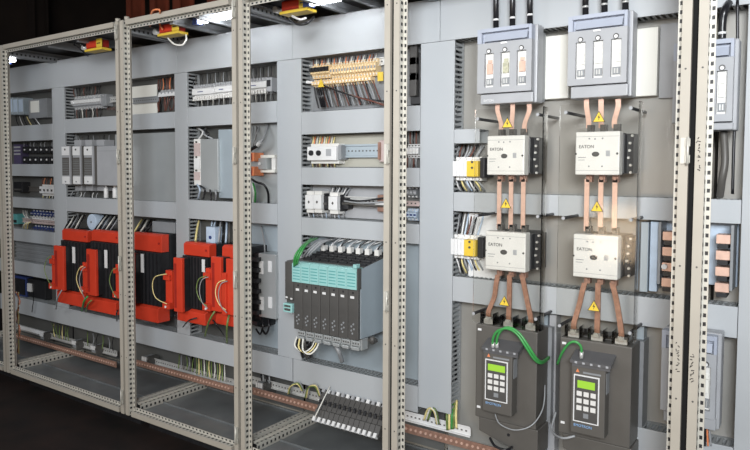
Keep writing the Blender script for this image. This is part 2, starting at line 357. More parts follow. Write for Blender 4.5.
# ------------------------------------------------------------------ small device helpers
def din_rail(px0, px1, y0, Y, h, label, m='steel'):
    """top-hat rail; y0 = pixel row of its centre at px mid"""
    c = W((px0+px1)/2, y0, Y).z; x0, x1 = XP(px0, Y, y0), XP(px1, Y, y0); mb = MB()
    mb.box(x0, x1, Y+.006, Y+.0075, c-h*.36, c+h*.36)
    mb.box(x0, x1, Y, Y+.0012, c+h*.36, c+h*.5).box(x0, x1, Y, Y+.0012, c-h*.5, c-h*.36).box(x0, x1, Y, Y+.0075, c+h*.35, c+h*.37).box(x0, x1, Y, Y+.0075, c-h*.37, c-h*.35)
    k = 0; x = x0+.01
    while x < x1-.012: mb.cm = 1; mb.box(x, x+.008, Y+.0052, Y+.0059, c-.003, c+.003); x += .02
    return single('mounting_rail', mb, [m, 'dark'], label, 'mounting rail', 'steel mounting rails')
def terminals(px0, px1, yt0, yt1, h, Y, n, mats, label, group, depth=.045, name='terminal_block', lever=False, gap=.12):
    """row of n blocks from px0 to px1; top line goes yt0->yt1 px, height h px at mid"""
    X0, X1 = XP(px0, Y, yt0), XP(px1, Y, yt1); zt = (W(px0, yt0, Y).z+W(px1, yt1, Y).z)/2
    hz = abs(W((px0+px1)/2, 100, Y).z-W((px0+px1)/2, 100+h, Y).z); wd = (X1-X0)/n
    for i in range(n):
        a = X0+i*wd+wd*gap/2; b = a+wd*(1-gap); mb = MB()
        z1 = zt; z0 = zt-hz
        pr = [(a, Y+depth, z1), (a, Y+depth*.45, z1), (a, Y+depth*.30, z1-hz*.22), (a, Y, z1-hz*.30), (a, Y, z0+hz*.30), (a, Y+depth*.3, z0+hz*.22), (a, Y+depth*.45, z0), (a, Y+depth, z0)]
        mb.prism(pr, (b-a, 0, 0), 0)
        c = (a+b)/2; r = (b-a)*.28
        for zz in (z1-hz*.12, z0+hz*.12): mb.cyl((c, Y+depth*.42, zz), (c, Y+depth*.34, zz), r, 8, 1)
        mb.box(a+(b-a)*.15, b-(b-a)*.15, Y-.0012, Y, (z0+z1)/2-hz*.08, (z0+z1)/2+hz*.08, 2)
        if lever: mb.prism([(a, Y, z1-hz*.28), (a, Y-.012, z1-hz*.34), (a, Y-.009, z1-hz*.55), (a, Y, z1-hz*.6)], (b-a, 0, 0), 3)
        single(name, mb, mats, label, 'terminal', group)
SMALL = {}
def wires(n, A, B, r, mats, label, group, jit=1.0, sag=0, name='wire'):
    """A=(pxa0,pya0,pxa1,pya1,Y) top ends, B likewise bottom ends"""
    for i in range(n):
        t = (i+.5)/n; m = mats[i % len(mats)]
        a = (A[0]+(A[2]-A[0])*t, A[1]+(A[3]-A[1])*t, A[4]); b = (B[0]+(B[2]-B[0])*t+random.uniform(-jit, jit)*.6, B[1]+(B[3]-B[1])*t, B[4])
        mid = ((a[0]+b[0])/2+random.uniform(-jit, jit), (a[1]+b[1])/2, min(a[2], b[2])-sag)
        if a[0] < 276 and a[1] < 205: SMALL.setdefault(m, []).append((r, [a, mid, b])); continue
        wire([a, mid, b], r, m, label, group, name, seg=4, n=5)
def dev(name, label, cat, px0, px1, yt, yb, Y, back=YB, group=None):
    x0, x1, z0, z1 = rect(px0, px1, yt, yb, Y); return Thing(name, label, cat, ((x0+x1)/2, back, z0), group), x0, x1, z0, z1

# ------------------------------------------------------------------ FAR LEFT BAY, left column
# O1
for i, (a, b) in enumerate(((12, 16.8), (17.5, 22), (22.7, 27.5))):
    T, x0, x1, z0, z1 = dev('relay_module', ['pale blue grey relay module, leftmost in the topmost left opening', 'pale blue grey relay module, second in the topmost left opening', 'pale blue grey relay module, third in the topmost left opening'][i], 'relay', a, b, 98, 115, 2.40, group='relay modules at the top left')
    T.part('housing', bx(x0, x1, 2.37, YB, z0, z1), ['bluegrey'], bev=.002)
    T.part('front_label', bx(x0+.004, x1-.004, 2.369, 2.37, z0+.02, z1-.012), ['wblue'])
T, x0, x1, z0, z1 = dev('control_unit', 'dark grey controller box right of the blue grey relay modules', 'controller', 28.5, 47, 99, 118, 2.39)
T.part('housing', bx(x0, x1, 2.39, YB, z0, z1), ['mid'], bev=.002)
a, b, c, d = rect(31, 39, 101, 112.5, 2.389); T.part('display', bx(a, b, 2.385, 2.39, c, d), ['cream'], label='cream front display')
wires(6, (14, 116, 36, 117, 2.40), (17, 127, 44, 127, 2.38), .004, ['rubber', 'white', 'rubber', 'pyellow'], 'short black or pale wire under the relay modules at the top left', 'wires under the top left relay modules', 1)
# O2 : breakers in two rows
for r_, yy in enumerate((146.5, 156.5)):
    for i in range(6):
        a = 22.5+i*5.5; T, x0, x1, z0, z1 = dev('circuit_breaker', 'small dark breaker with a white screw dot in the %s row of the double row' % ('upper', 'lower')[r_], 'breaker', a, a+4.9, yy, yy+6.5, 2.385, group='dark breakers, %s row' % ('upper', 'lower')[r_])
        T.part('housing', bx(x0, x1, 2.385, YB, z0, z1), ['black'], bev=.002)
        T.part('screw', MB().cyl(((x0+x1)/2, 2.386, (z0+z1)/2), ((x0+x1)/2, 2.380, (z0+z1)/2), .0065, 10), ['white'])
T, x0, x1, z0, z1 = dev('power_supply', 'purple grey module with three white bars left of the dark breakers', 'power supply', 14, 21, 144.5, 164, 2.385)
T.part('housing', bx(x0, x1, 2.385, YB, z0, z1), ['purple'])
mb = MB()
for k in range(3): mb.box(x0+.006, x1-.006, 2.381, 2.385, z1-.025-.024*k, z1-.014-.024*k)
T.part('label_bar', mb, ['lgrey'])
wires(9, (22, 142.5, 54, 141.5, 2.40), (22, 147, 54, 147, 2.39), .0028, ['lgrey', 'rubber', 'wgrey'], 'short wire above the double row of dark breakers', 'wires above the dark breakers', 1)
# O3
T, x0, x1, z0, z1 = dev('fuse_holder', 'black fuse holder at the left of the third opening from the top left', 'fuse holder', 13.5, 22, 182, 192, 2.38)
T.part('housing', bx(x0, x1, 2.38, YB, z0, z1), ['black'], bev=.003); T.part('handle', bx(x0+.01, x1-.01, 2.365, 2.38, z0+.012, z0+.024), ['dark'])
T, x0, x1, z0, z1 = dev('circuit_breaker', 'white four pole breaker under brown wires in the left column', 'breaker', 40, 54.8, 186.5, 193.5, 2.38)
T.part('housing', bx(x0, x1, 2.395, YB, z0-.018, z1+.012), ['offwhite'], bev=.002); T.part('front', bx(x0, x1, 2.375, 2.395, z0, z1), ['white'], bev=.002)
for k in range(4):
    xx = x0+(x1-x0)*(k+.5)/4; T.part('toggle', bx(xx-.003, xx+.003, 2.365, 2.375, (z0+z1)/2-.008, (z0+z1)/2+.006), ['dark'])
wires(6, (42, 178, 55, 178, 2.41), (41, 186, 54, 186, 2.41), .0035, ['wbrown', 'orange', 'wbrown'], 'short brown wire above the white four pole breaker', 'brown wires above the four pole breaker', 1)
wires(4, (42, 195, 54, 195, 2.41), (42, 199, 54, 199, 2.41), .0035, ['pyellow', 'cream'], 'short pale wire below the white four pole breaker', 'pale wires below the four pole breaker', 1)
din_rail(23, 40, 189, 2.425, .035, 'steel mounting rail left of the white four pole breaker', 'dark2')
# O4
T, x0, x1, z0, z1 = dev('bus_coupler', 'green end module left of the blue terminals in the far left bay', 'module', 12.5, 17, 214, 224, 2.38)
T.part('housing', bx(x0, x1, 2.38, YB, z0, z1), ['teald'], bev=.002); T.part('socket', bx(x0+.005, x1-.005, 2.378, 2.38, z0+.01, z0+.03), ['black'])
terminals(30, 55.8, 210.5, 212, 6, 2.385, 8, ['blue', 'steel', 'lgrey'], 'dark blue terminal in the upper row of the left column', 'upper blue terminals of the far left bay')
terminals(32, 55.8, 225.5, 227.5, 7, 2.385, 8, ['blue', 'steel', 'dark'], 'dark blue terminal in the lower row of the left column', 'lower blue terminals of the far left bay')
din_rail(22, 55.8, 221.5, 2.39, .032, 'pinkish steel rail between the two blue terminal rows', 'pink')
din_rail(24, 55.8, 218.2, 2.388, .018, 'pale steel rail just under the upper blue terminals', 'white')
for k in range(4): wire([(23+k*1.4, 210.5, 2.40), (24+k*1.6, 215+k, 2.37), (28+k, 218, 2.38)], .0035, ['cream', 'wgrey'][k % 2], 'cream wire curving down to the upper blue terminals', 'cream wires beside the blue terminals')
for k in range(4): wire([(23+k*1.4, 231.5, 2.40), (23.5+k*1.6, 225-k*.4, 2.37), (28+k, 222, 2.38)], .0035, ['cream', 'pyellow'][k % 2], 'cream wire curving up from below between the blue terminals', 'cream wires beside the blue terminals, lower')
# O5 ribbed filter
T, x0, x1, z0, z1 = dev('filter_unit', 'dark grey horizontally ribbed unit in the opening below the blue terminals', 'filter', 15, 53.5, 243.5, 266, 2.40)
mb = bx(x0, x1, 2.41, YB, z0, z1)
for k in range(6): zz = z0+(z1-z0)*(k+.5)/6; mb.box(x0, x1, 2.40, 2.41, zz-.004, zz+.004)
T.part('ribbed_housing', mb, ['mid'])
# O6
T, x0, x1, z0, z1 = dev('motor_starter', 'dark blue black starter in the lowest left opening', 'starter', 14, 26, 276.5, 296, 2.385)
T.part('housing', bx(x0, x1, 2.385, YB, z0, z1), ['blue'], bev=.003); T.part('cover', bx(x0+.01, x1-.01, 2.378, 2.385, z0+.015, z1-.015), ['black'])
T, x0, x1, z0, z1 = dev('motor_starter', 'black starter with a white tag at its front in the lowest left opening', 'starter', 27.5, 45, 280, 298, 2.39)
T.part('housing', bx(x0, x1, 2.39, YB, z0, z1), ['black'], bev=.003)
a, b, c, d = rect(27, 31, 283.5, 291.5, 2.38); T.part('tag', MB().prism([(a, 2.38, c), (b, 2.38, c), (b-.004, 2.38, d), (a+.004, 2.38, d)], (0, .01, 0)), ['white'], label='white tag')
wire([(33, 292, 2.36), (33.5, 300, 2.33), (32.5, 307, 2.32), (32, 312, 2.33)], .003, 'rubber', 'thin black wire hanging in front of the bottom left duct')
for k in range(5):
    wire([(16+k*.7, 292, 2.12), (20-k*.5, 302+k*2, 2.10), (15.5+k*.8, 316, 2.11), (20-k*.4, 330, 2.10), (15.5+k*.9, 350+k, 2.12)], .0035, ['orange', 'cream', 'wbrown', 'orange', 'pyellow'][k],
         ['orange', 'cream', 'brown', 'second orange', 'pale yellow'][k]+' wire of the loose loom hanging beside the leftmost post', 'loose loom beside the leftmost post')

# ------------------------------------------------------------------ upper terminal row (far left bay, right column)
din_rail(68, 116, 101.5, 2.415, .035, 'steel mounting rail of the upper terminal row in the far left bay')
terminals(72, 101, 96.5, 93.5, 14, 2.385, 10, ['lgrey', 'steel', 'white', 'white'], 'grey terminal with white lever in the upper row of the far left bay', 'lever terminals of the far left bay', lever=True)
wires(11, (72.5, 88.5, 102, 85.5, 2.41), (73, 97, 101, 94, 2.40), .004, ['wbrown', 'rubber', 'rubber', 'dark2'], 'thin wire above the lever terminals of the far left bay', 'wires above the lever terminals')
wires(11, (73, 110, 101, 107.5, 2.40), (73, 119, 102, 117.5, 2.41), .004, ['rubber', 'wbrown', 'rubber', 'cream'], 'thin wire below the lever terminals of the far left bay', 'wires below the lever terminals')
T, x0, x1, z0, z1 = dev('end_bracket', 'grey end bracket right of the lever terminals in the far left bay', 'bracket', 101, 106, 94, 106, 2.39)
T.part('body', bx(x0, x1, 2.39, YB, z0, z1), ['mid'], bev=.002); T.part('screw', MB().cyl(((x0+x1)/2, 2.39, z1-.01), ((x0+x1)/2, 2.386, z1-.01), .004, 8), ['steel'])
wires(4, (106, 108, 116, 107, 2.40), (106, 110, 116, 110, 2.40), .003, ['wbrown'], 'brown wire end right of the lever terminals', 'brown wire ends right of the lever terminals')

# three tall modules
for i, (a, b) in enumerate(((63.5, 71.3), (74.3, 81.8), (85.6, 94.0))):
    T, x0, x1, z0, z1 = dev('servo_module', ['tall slim grey module, leftmost of the three', 'tall slim grey module, middle one of the three', 'tall slim grey module beside the flat grey box'][i], 'drive module', a, b, 146, 184.5, 2.28, group='three tall slim modules')
    T.part('housing', bx(x0+.001, x1, 2.285, YB-.004, z0-.002, z1+.002), ['dark2'], bev=.002)
    T.part('front_cover', bx(x0, x1, 2.27, 2.285, z0, z1), ['lgrey'], bev=.003)
    zz = z0+(z1-z0)*.30; g = T.part('grille', bx(x0+.006, x1-.006, 2.268, 2.270, z0+(z1-z0)*.24, z0+(z1-z0)*.70), ['dark2'], label='dark grille')
    mb = MB()
    for k in range(9): zq = z0+(z1-z0)*(.27+.045*k); mb.box(x0+.008, x1-.008, 2.266, 2.268, zq, zq+.003)
    T.part('slat', mb, ['mid'], g)
    T.part('lower_plate', bx(x0+.003, x1-.003, 2.2675, 2.27, z0+.004, z0+(z1-z0)*.21), ['white'], label='white lower plate')
    T.part('upper_plate', bx(x0+.003, x1-.003, 2.2675, 2.27, z0+(z1-z0)*.76, z1-.004), ['white'], label='white upper plate')
    T.part('screw', MB().cyl(((x0+x1)/2, 2.267, z1-.022), ((x0+x1)/2, 2.264, z1-.022), .006, 10), ['dark'])
    T.part('screw', MB().cyl(((x0+x1)/2, 2.267, z0+.018), ((x0+x1)/2, 2.264, z0+.018), .005, 10), ['mid'])
    T.part('top_bracket', bx(x0+.008, x1-.001, 2.35, 2.42, z1, z1+.04), ['lgrey']); T.part('bottom_bracket', bx(x0+.008, x1-.001, 2.35, 2.42, z0-.04, z0), ['lgrey'])
T, x0, x1, z0, z1 = dev('control_box', 'flat light grey metal box right of the three tall modules', 'control box', 95, 117, 146, 185.5, 2.30)
T.part('housing', bx(x0, x1+.03, 2.30, YB, z0, z1), ['lgrey'], bev=.003)
T.part('seam', bx(x0+.002, x1+.028, 2.299, 2.3005, z1-.030, z1-.028), ['mid'])
wires(8, (70, 136, 112, 135, 2.42), (72, 142, 112, 144, 2.40), .004, ['rubber', 'wgrey', 'dark2'], 'short dark wire above the three tall modules', 'wires above the tall modules', 1.5)
wires(7, (71, 191, 100, 193, 2.39), (68, 198, 100, 199, 2.38), .004, ['wgrey', 'rubber', 'white'], 'short wire below the three tall modules', 'wires below the tall modules', 1.5)
for k, (a, b) in enumerate(((104, 108.5), (112.5, 117.5))):
    mb = MB(); x, z = XP((a+b)/2, 2.36, 193), W((a+b)/2, 193, 2.36).z; mb.cyl((x, 2.36, z-.03), (x, 2.36, z+.03), .014, 14).cyl((x, 2.36, z+.03), (x, 2.36, z+.05), .009, 12)
    single('cable_connector', mb, ['white'], ['white round connector under the flat grey box, the left one', 'white round connector under the flat grey box, next to the post'][k], 'connector', 'white round connectors', bev=.002)

# ------------------------------------------------------------------ SECOND BAY left column
sheet = bx(XP(132, 2.405, 110), XP(157, 2.405, 110), 2.405, 2.41, W(145, 118, 2.405).z, W(145, 85.5, 2.405).z)
single('blanking_plate', sheet, ['cream'], 'plain beige blanking plate behind the short rail at the top left of the second bay', 'plate')
x0, x1 = VX[1][1]+.3, VX[2][0]-.002; x0 = XP(133.5, 2.40, 160)-.12
single('blanking_plate', bx(x0, x1, 2.36, 2.365, S(.0475)+.001, S(-.0465)), ['plate'], 'large plain grey plate in the middle of the left half of the second bay', 'plate')
din_rail(132, 158, 100, 2.39, .035, 'dark steel mounting rail left of the red brown wired terminals', 'mid')
terminals(158, 175.5, 90, 88, 8, 2.39, 5, ['lgrey', 'steel', 'white'], 'grey terminal between bundles of red brown wires', 'terminals with red brown wires')
wires(9, (158, 79, 175.4, 77, 2.42), (158, 90, 175.4, 89, 2.40), .0042, ['wbrown', 'wbrown', 'orange', 'rubber'], 'red brown wire above the small terminals in the second bay', 'red brown wires above the terminals')
wires(10, (158, 97, 175.4, 96, 2.40), (157, 112, 175.4, 110, 2.41), .0042, ['wbrown', 'wbrown', 'rubber', 'wbrown'], 'red brown wire below the small terminals in the second bay', 'red brown wires below the terminals', 2)
single('terminal_rail', bx(XP(158, 2.38, 94), XP(175.6, 2.38, 94), 2.38, 2.385, W(167, 96.2, 2.38).z, W(167, 93.6, 2.38).z), ['white'], 'white marker strip under the terminals with red brown wires', 'marker strip')
# right column terminal row continuing into third bay
def ioblock(px0, px1, yt0, yt1, h, label, n):
    Y = 2.375; x0, x1 = XP(px0, Y, yt0), XP(px1, Y, yt1); z1 = (W(px0, yt0, Y).z+W(px1, yt1, Y).z)/2; hz = W(px1, 90, Y).z-W(px1, 90+h, Y).z; z0 = z1-hz
    T = Thing('input_output_module', label, 'controller module', ((x0+x1)/2, YB, z0), 'white input output modules')
    T.part('housing', MB().prism([(x0, YB, z0), (x0, YB, z1), (x0, Y+.02, z1), (x0, Y, z1-.012), (x0, Y, z0+hz*.4), (x0, Y+.016, z0+hz*.34), (x0, Y+.016, z0)], (x1-x0, 0, 0)), ['white'])
    mb = MB(); mb2 = MB()
    for i in range(n):
        a = x0+(x1-x0)*(i+.15)/n; b = x0+(x1-x0)*(i+.85)/n; mb.box(a, b, Y+.008, Y+.02, z1-.004, z1+.012); mb2.box(a, b, Y+.002, Y+.016, z0-.004, z0+hz*.26)
    T.part('upper_connector', mb, ['lgrey']); T.part('lower_connector', mb2, ['offwhite']); T.part('print', bx(x0+(x1-x0)*.25, x0+(x1-x0)*.5, Y-.0006, Y, z1-hz*.42, z1-hz*.36), ['blue'])
ioblock(192, 214, 87.5, 85.5, 13, 'long white controller module at the left of the white row in the second bay', 9)
ioblock(214.5, 232, 85.2, 83, 13, 'long white controller module beside the tall post in the second bay', 7)
ioblock(246, 266, 81.5, 79, 13, 'long white controller module at the left of the third bay', 7)
T, x0, x1, z0, z1 = dev('bus_coupler', 'narrow light grey module with a black window at the end of the white row', 'module', 266.3, 271.5, 77.5, 91.5, 2.375)
T.part('housing', bx(x0, x1, 2.375, YB, z0, z1), ['lgrey'], bev=.002); T.part('window', bx(x0+.004, x1-.006, 2.373, 2.375, z0+.025, z1-.012), ['black'])
for a, b, n, wn in ((192, 231, 14, 'second bay'), (247, 275, 11, 'third bay')):
    k = -.12
    ya = lambda p: 167-.1195*(p+573); yb2 = lambda p: 167-.0790*(p+573)
    wires(n, (a, ya(a), b, ya(b), 2.41), (a, ya(a)+11, b, ya(b)+10, 2.39), .003, ['rubber', 'dark2', 'wgrey'], 'thin dark wire above the white controller modules of the %s' % wn, 'wires above the white modules, '+wn, .8)
    wires(n, (a, yb2(a)-9, b, yb2(b)-9, 2.39), (a, yb2(a)+1, b, yb2(b)+1, 2.41), .003, ['rubber', 'wgrey', 'rubber', 'cream'], 'thin wire below the white controller modules of the %s' % wn, 'wires below the white modules, '+wn, .8)
# O14 converter
T, x0, x1, z0, z1 = dev('frequency_converter', 'tall grey converter box behind the opening in the second bay', 'converter', 200.5, 218, 139, 192, 2.33)
T.part('housing', bx(x0, x1, 2.33, YB-.002, z0, z1), ['plate'], bev=.003)
a, b, c, d = rect(193.3, 200.3, 139, 185, 2.33); T.part('terminal_strip', bx(a, b, 2.335, YB-.002, c, d), ['offwhite'])
for k, (t, bt, m_) in enumerate(((143, 156, 'pink'), (158.5, 169, 'white'), (172, 180, 'pink'))):
    a, b, c, d = rect(193.8, 199.5, t, bt, 2.33); T.part('label_plate', bx(a, b, 2.331, 2.335, c, d), [m_])
for t in (142, 157, 170.5):
    p = W(196, t, 2.33); T.part('screw', MB().cyl((p.x, 2.335, p.z), (p.x, 2.328, p.z), .005, 8), ['dark'])
single('side_panel', bx(XP(218.7, 2.345, 165), XP(238, 2.345, 165), 2.345, 2.35, W(225, 198, 2.345).z, W(225, 129.5, 2.345).z), ['bluegrey'], 'smooth pale blue grey panel right of the tall converter box', 'panel')
for k, (pts, m_, lb) in enumerate(([[(197, 128, 2.42), (203, 132, 2.36), (199, 139, 2.37)], 'white', 'white cable entering the top of the tall converter'], [[(200, 128, 2.42), (208, 133, 2.35), (207, 139, 2.36)], 'rubber', 'black cable entering the top of the tall converter'],
        [[(206, 128, 2.42), (204, 134, 2.35), (213, 139, 2.36)], 'wgrey', 'grey cable entering the top of the tall converter'], [[(197, 184, 2.34), (200, 190, 2.31), (198, 199, 2.36)], 'wblue', 'pale blue cable leaving the bottom of the tall converter'],
        [[(201, 186, 2.32), (205, 190, 2.31), (203, 199, 2.36)], 'rubber', 'black cable leaving the bottom of the tall converter'], [[(210, 190, 2.32), (211, 194, 2.31), (211, 200, 2.36)], 'rubber', 'second black cable below the tall converter'], [[(215, 190, 2.32), (216, 194, 2.31), (216, 200, 2.36)], 'wgrey', 'grey cable below the tall converter'])):
    wire(pts, .005, m_, lb)

# ------------------------------------------------------------------ RED / BLACK REACTORS
def reactor(label, cpx0, cpx1, cyt, cyb, bpx0, bpx1, byt, byb, lyt, lyb, lab, tx0, tx1, tyt, tyb):
    """c*: red front column; b*: top yoke; l*: lower yoke y range; lab: white label rect; t*: thin bracket"""
    YY, YK, YL = 2.27, 2.20, 2.185
    bx0, bx1, bz0, bz1 = rect(bpx0, bpx1, byt, byb, YY)
    _, _, lz0, lz1 = rect(bpx0, bpx1, lyt, lyb, YY)
    T = Thing('line_reactor', label, 'reactor', ((bx0+bx1)/2, YB, lz0), 'red and black line reactors')
    up = T.part('upper_yoke', MB().prism([(bx0, YY, bz0), (bx0, YY, bz1-.01), (bx0, YY+.014, bz1), (bx0, YY+.05, bz1), (bx0, YY+.05, bz0)], (bx1-bx0, 0, 0)), ['red'], bev=.003)
    T.part('bolt', MB().cyl((bx1-.02, YY, (bz0+bz1)/2), (bx1-.02, YY-.005, (bz0+bz1)/2), .006, 8), ['darkred'], up)
    T.part('core', bx(bx0+.004, bx1, YY+.052, YB-.008, lz0+.02, bz1-.004), ['black'])
    T.part('lower_yoke', MB().prism([(bx0-.02, YY-.03, lz0), (bx0-.02, YY-.03, lz1-.01), (bx0-.02, YY-.01, lz1), (bx0-.02, YY+.05, lz1), (bx0-.02, YY+.05, lz0)], (bx1-bx0+.02, 0, 0)), ['red'], bev=.003)
    mb = bx(bx0+.004, bx1, YY-.01, YY+.05, lz1+.002, bz0-.002)
    n = 7
    for k in range(n):
        xx = bx0+.02+(bx1-bx0-.03)*(k+.5)/n; mb.box(xx-.004, xx+.004, YY-.02, YY-.01, lz1+.006, bz0-.006)
    T.part('ribbed_coil', mb, ['black'])
    x0, x1, z0, z1 = rect(cpx0, cpx1, cyt, cyb, YK)
    T.part('front_column', MB().prism([(x0, YK, z0), (x1, YK, z0), (x1, YK, z1), (x0, YK, z1)], (0, .018, 0)), ['red'], bev=.003)
    T.part('coil_case', bx(x0+.005, x1-.001, YK+.018, YY-.01, z0+.004, z1-.003), ['black'])
    T.part('recess', bx(x0+(x1-x0)*.10, x0+(x1-x0)*.36, YK-.0008, YK, z0+.02, z1-.03), ['darkred'], label='dark red strip painted as the shade of a recess')  # flat dark strip on the face, painted shade in place of a channel
    x0, x1, z0, z1 = rect(tx0, tx1, tyt, tyb, YL)
    br = T.part('terminal_bracket', MB().box(x0, x1, YL+.02, YL+.05, z0, z1).box(x0-.004, x1, YL, YL+.02, z0, z0+.035).box(x0-.002, x1-.004, YL+.005, YL+.02, z1-.05, z1-.02), ['red'], bev=.002)
    T.part('screw', MB().cyl(((x0+x1)/2, YL, z0+.012), ((x0+x1)/2, YL-.005, z0+.012), .006, 10), ['white'], br)
    if lab:
        x0, x1, z0, z1 = rect(*lab, YY-.022); T.part('label_plate', bx(x0, x1, YY-.0235, YY-.02, z0, z1), ['white'], label='white label strip')
reactor('red and black reactor, leftmost of the row', 54, 63.5, 246, 290, 62, 87, 230, 241, 291, 304, (72.5, 75, 247, 263), 48.7, 53, 256, 289)
reactor('red and black reactor, second from left, beside the second tall post', 86.5, 95.7, 249.5, 295.5, 91.5, 119, 231, 242, 298, 311.5, (104.6, 107.2, 250, 268), 79.5, 85.5, 263, 293)
reactor('red and black reactor half hidden behind the second tall post', 123.5, 133, 253, 304, 132, 161.5, 233.5, 251, 304, 319, (141, 143.8, 254, 272.5), 112.5, 118.5, 265, 298)
reactor('red and black reactor in front of the vertical duct of the second bay', 173.5, 182, 258, 312, 183.5, 209, 243, 256, 309, 322, (202, 204.8, 259.5, 272), 162.5, 169, 271, 309)
reactor('red and black reactor close to the third tall post', 211, 221, 257, 311.5, 222, 244, 246, 260, 313, 325, None, 202.5, 209.5, 269, 311)
T, x0, x1, z0, z1 = dev('line_reactor', 'narrow red reactor front, rightmost of the row beside the third tall post', 'reactor', 226, 233, 259, 315, 2.18, 2.30, 'red and black line reactors')
T.part('front_column', bx(x0, x1, 2.18, 2.20, z0, z1), ['red'], bev=.003); T.part('coil_case', bx(x0+.004, x1, 2.20, 2.236, z0+.004, z1-.004), ['black'])
a, b, c, d = rect(221.5, 226, 273, 315, 2.17); T.part('terminal_bracket', bx(a, b, 2.17, 2.20, c, d), ['red'], bev=.002)
for k, (a, b, y) in enumerate(((48, 46, 256), (80, 78, 266), (113, 111, 268), (163, 154, 274), (203, 198, 276), (222, 217, 280))):
    n = ['leftmost', 'second', 'third', 'fourth', 'fifth', 'rightmost'][k]
    wire([(a+3.5, y, 2.165), (b+1, y+3, 2.15), (b-1.5, y+13, 2.145), (b+2, y+24, 2.15), (a+4, y+30, 2.165)], .0024, ['greend', 'pyellow'][k % 2 or k == 1], 'thin looping wire on the terminal bracket of the %s reactor' % n, 'looping wires on the reactors')
    if k in (1, 4, 5): wire([(a+5.5, y+1, 2.165), (b+4, y+4, 2.15), (b+1.5, y+14, 2.145), (b+4, y+26, 2.15), (a+5, y+33, 2.165)], .0024, 'wgrey', 'grey inner looping wire on the %s reactor' % n, 'looping wires on the reactors')
for k, (a, y, b, y2, m_, r) in enumerate(((62, 290, 56, 309, 'wgrey', .004), (88, 296, 82, 311, 'green', .006), (92, 300, 86, 312, 'greend', .0045), (118, 310, 117, 321, 'rubber', .004), (176, 313, 176, 326, 'rubber', .005), (197, 318, 183, 327, 'rubber', .004), (215, 311, 205, 336, 'greend', .005), (229, 315, 227, 343, 'greend', .0055), (213, 320, 224, 336, 'rubber', .004))):
    wire([(a, y, 2.20), ((a+b)/2-1, (y+y2)/2-2, 2.19), (b, y2, 2.28)], r, m_, 'short %s lead hanging under the reactors, number %s from the left' % ({'wgrey': 'grey', 'green': 'green', 'greend': 'green yellow', 'rubber': 'black'}[m_], ['one', 'two', 'three', 'four', 'five', 'six', 'seven', 'eight', 'nine'][k]), 'leads under the reactors')
# wires entering above reactors
wires(7, (72, 214.5, 86, 215, 2.43), (63, 229, 78, 230, 2.35), .0045, ['rubber', 'cream', 'rubber', 'wgrey'], 'slanting cable entering the leftmost reactor from above', 'slanting cables above the leftmost reactor', .6)
wires(8, (104, 215, 121, 216, 2.43), (93, 230, 111, 231, 2.35), .0045, ['rubber', 'cream', 'rubber', 'wgrey'], 'slanting cable entering the second reactor from above', 'slanting cables above the second reactor', .6)
T, x0, x1, z0, z1 = dev('cable_gland', 'pale round cap between the slanting cables above the first reactors', 'cap', 86, 97, 217, 227, 2.36)
T.part('body', MB().cyl(((x0+x1)/2, 2.36, (z0+z1)/2), ((x0+x1)/2, YB, (z0+z1)/2), (x1-x0)*.42, 20), ['wblue'], bev=.003); T.part('screw', MB().cyl(((x0+x1)/2, 2.36, (z0+z1)/2), ((x0+x1)/2, 2.355, (z0+z1)/2), .006, 8), ['mid'])
wires(5, (141, 219, 156, 220, 2.43), (133, 232, 147, 233, 2.35), .006, ['pyellow', 'rubber', 'cream', 'rubber', 'rubber'], 'slanting cable entering the half hidden reactor of the second bay', 'slanting cables of the half hidden reactor', .5)
single('connection_box', bx(XP(152, 2.36, 228), XP(174.5, 2.36, 228), 2.36, YB, W(165, 233, 2.36).z, W(165, 222, 2.36).z), ['mid'], 'dark grey box above the half hidden reactor in the second bay', 'box', bev=.004)
wire([(199, 220.5, 2.42), (197, 230, 2.38), (195.5, 241, 2.35)], .006, 'pyellow', 'pale yellow cable above the fourth reactor')
wires(7, (211, 221, 231, 222, 2.42), (206, 242, 231, 243, 2.37), .0055, ['wblue', 'wblue', 'rubber', 'lgrey', 'rubber', 'wblue', 'dark2'], 'vertical pale or black cable above the reactors next to the third tall post', 'vertical cables next to the third post', .4)
T, x0, x1, z0, z1 = dev('terminal_cover', 'pale blue screw cover in front of the vertical cables above the fourth reactor', 'cover', 206, 215, 227, 243, 2.35)
T.part('body', bx(x0, x1, 2.35, 2.40, z0, z1), ['wblue'], bev=.002); T.part('screw', MB().cyl(((x0+x1)/2, 2.35, z0+.03), ((x0+x1)/2, 2.345, z0+.03), .009, 10), ['blue'])

# ------------------------------------------------------------------ THIRD BAY left column
wires(4, (249, 124.5, 262, 124.5, 2.42), (250, 150, 256, 146, 2.38), .005, ['rubber', 'wgrey', 'dark2', 'wgrey'], 'dark cable hanging from the duct above the orange plugs', 'cables above the orange plugs', 2)
wire([(268, 124, 2.41), (264, 137, 2.36), (258, 145, 2.34)], .007, 'wgrey', 'thick grey cable curving down towards the orange plugs'); wire([(260, 142, 2.338), (257.5, 145.6, 2.338)], .011, 'white', 'white sleeve on the grey cable above the orange plugs', name='cable_sleeve', cat='sleeve'); wire([(257, 146, 2.335), (252, 149, 2.335), (249, 152, 2.34)], .009, 'rubber', 'black cable end above the orange plugs')
for k, (t, b) in enumerate(((152.5, 161.5), (166.5, 176))):
    T, x0, x1, z0, z1 = dev('plug_connector', ['orange plug, the upper of two beside the beige relay bracket', 'orange plug, the lower of two beside the beige relay bracket'][k], 'plug', 247.5, 254, t, b, 2.33, group='orange plugs')
    T.part('body', bx(x0, x1, 2.33, 2.40, z0, z1), ['orange'], bev=.004)
    for j in range(3): T.part('clamp', bx(x0+.004+j*(x1-x0-.01)/3, x0+.009+j*(x1-x0-.01)/3, 2.325, 2.33, z0+.006, z1-.006), ['darkred'])
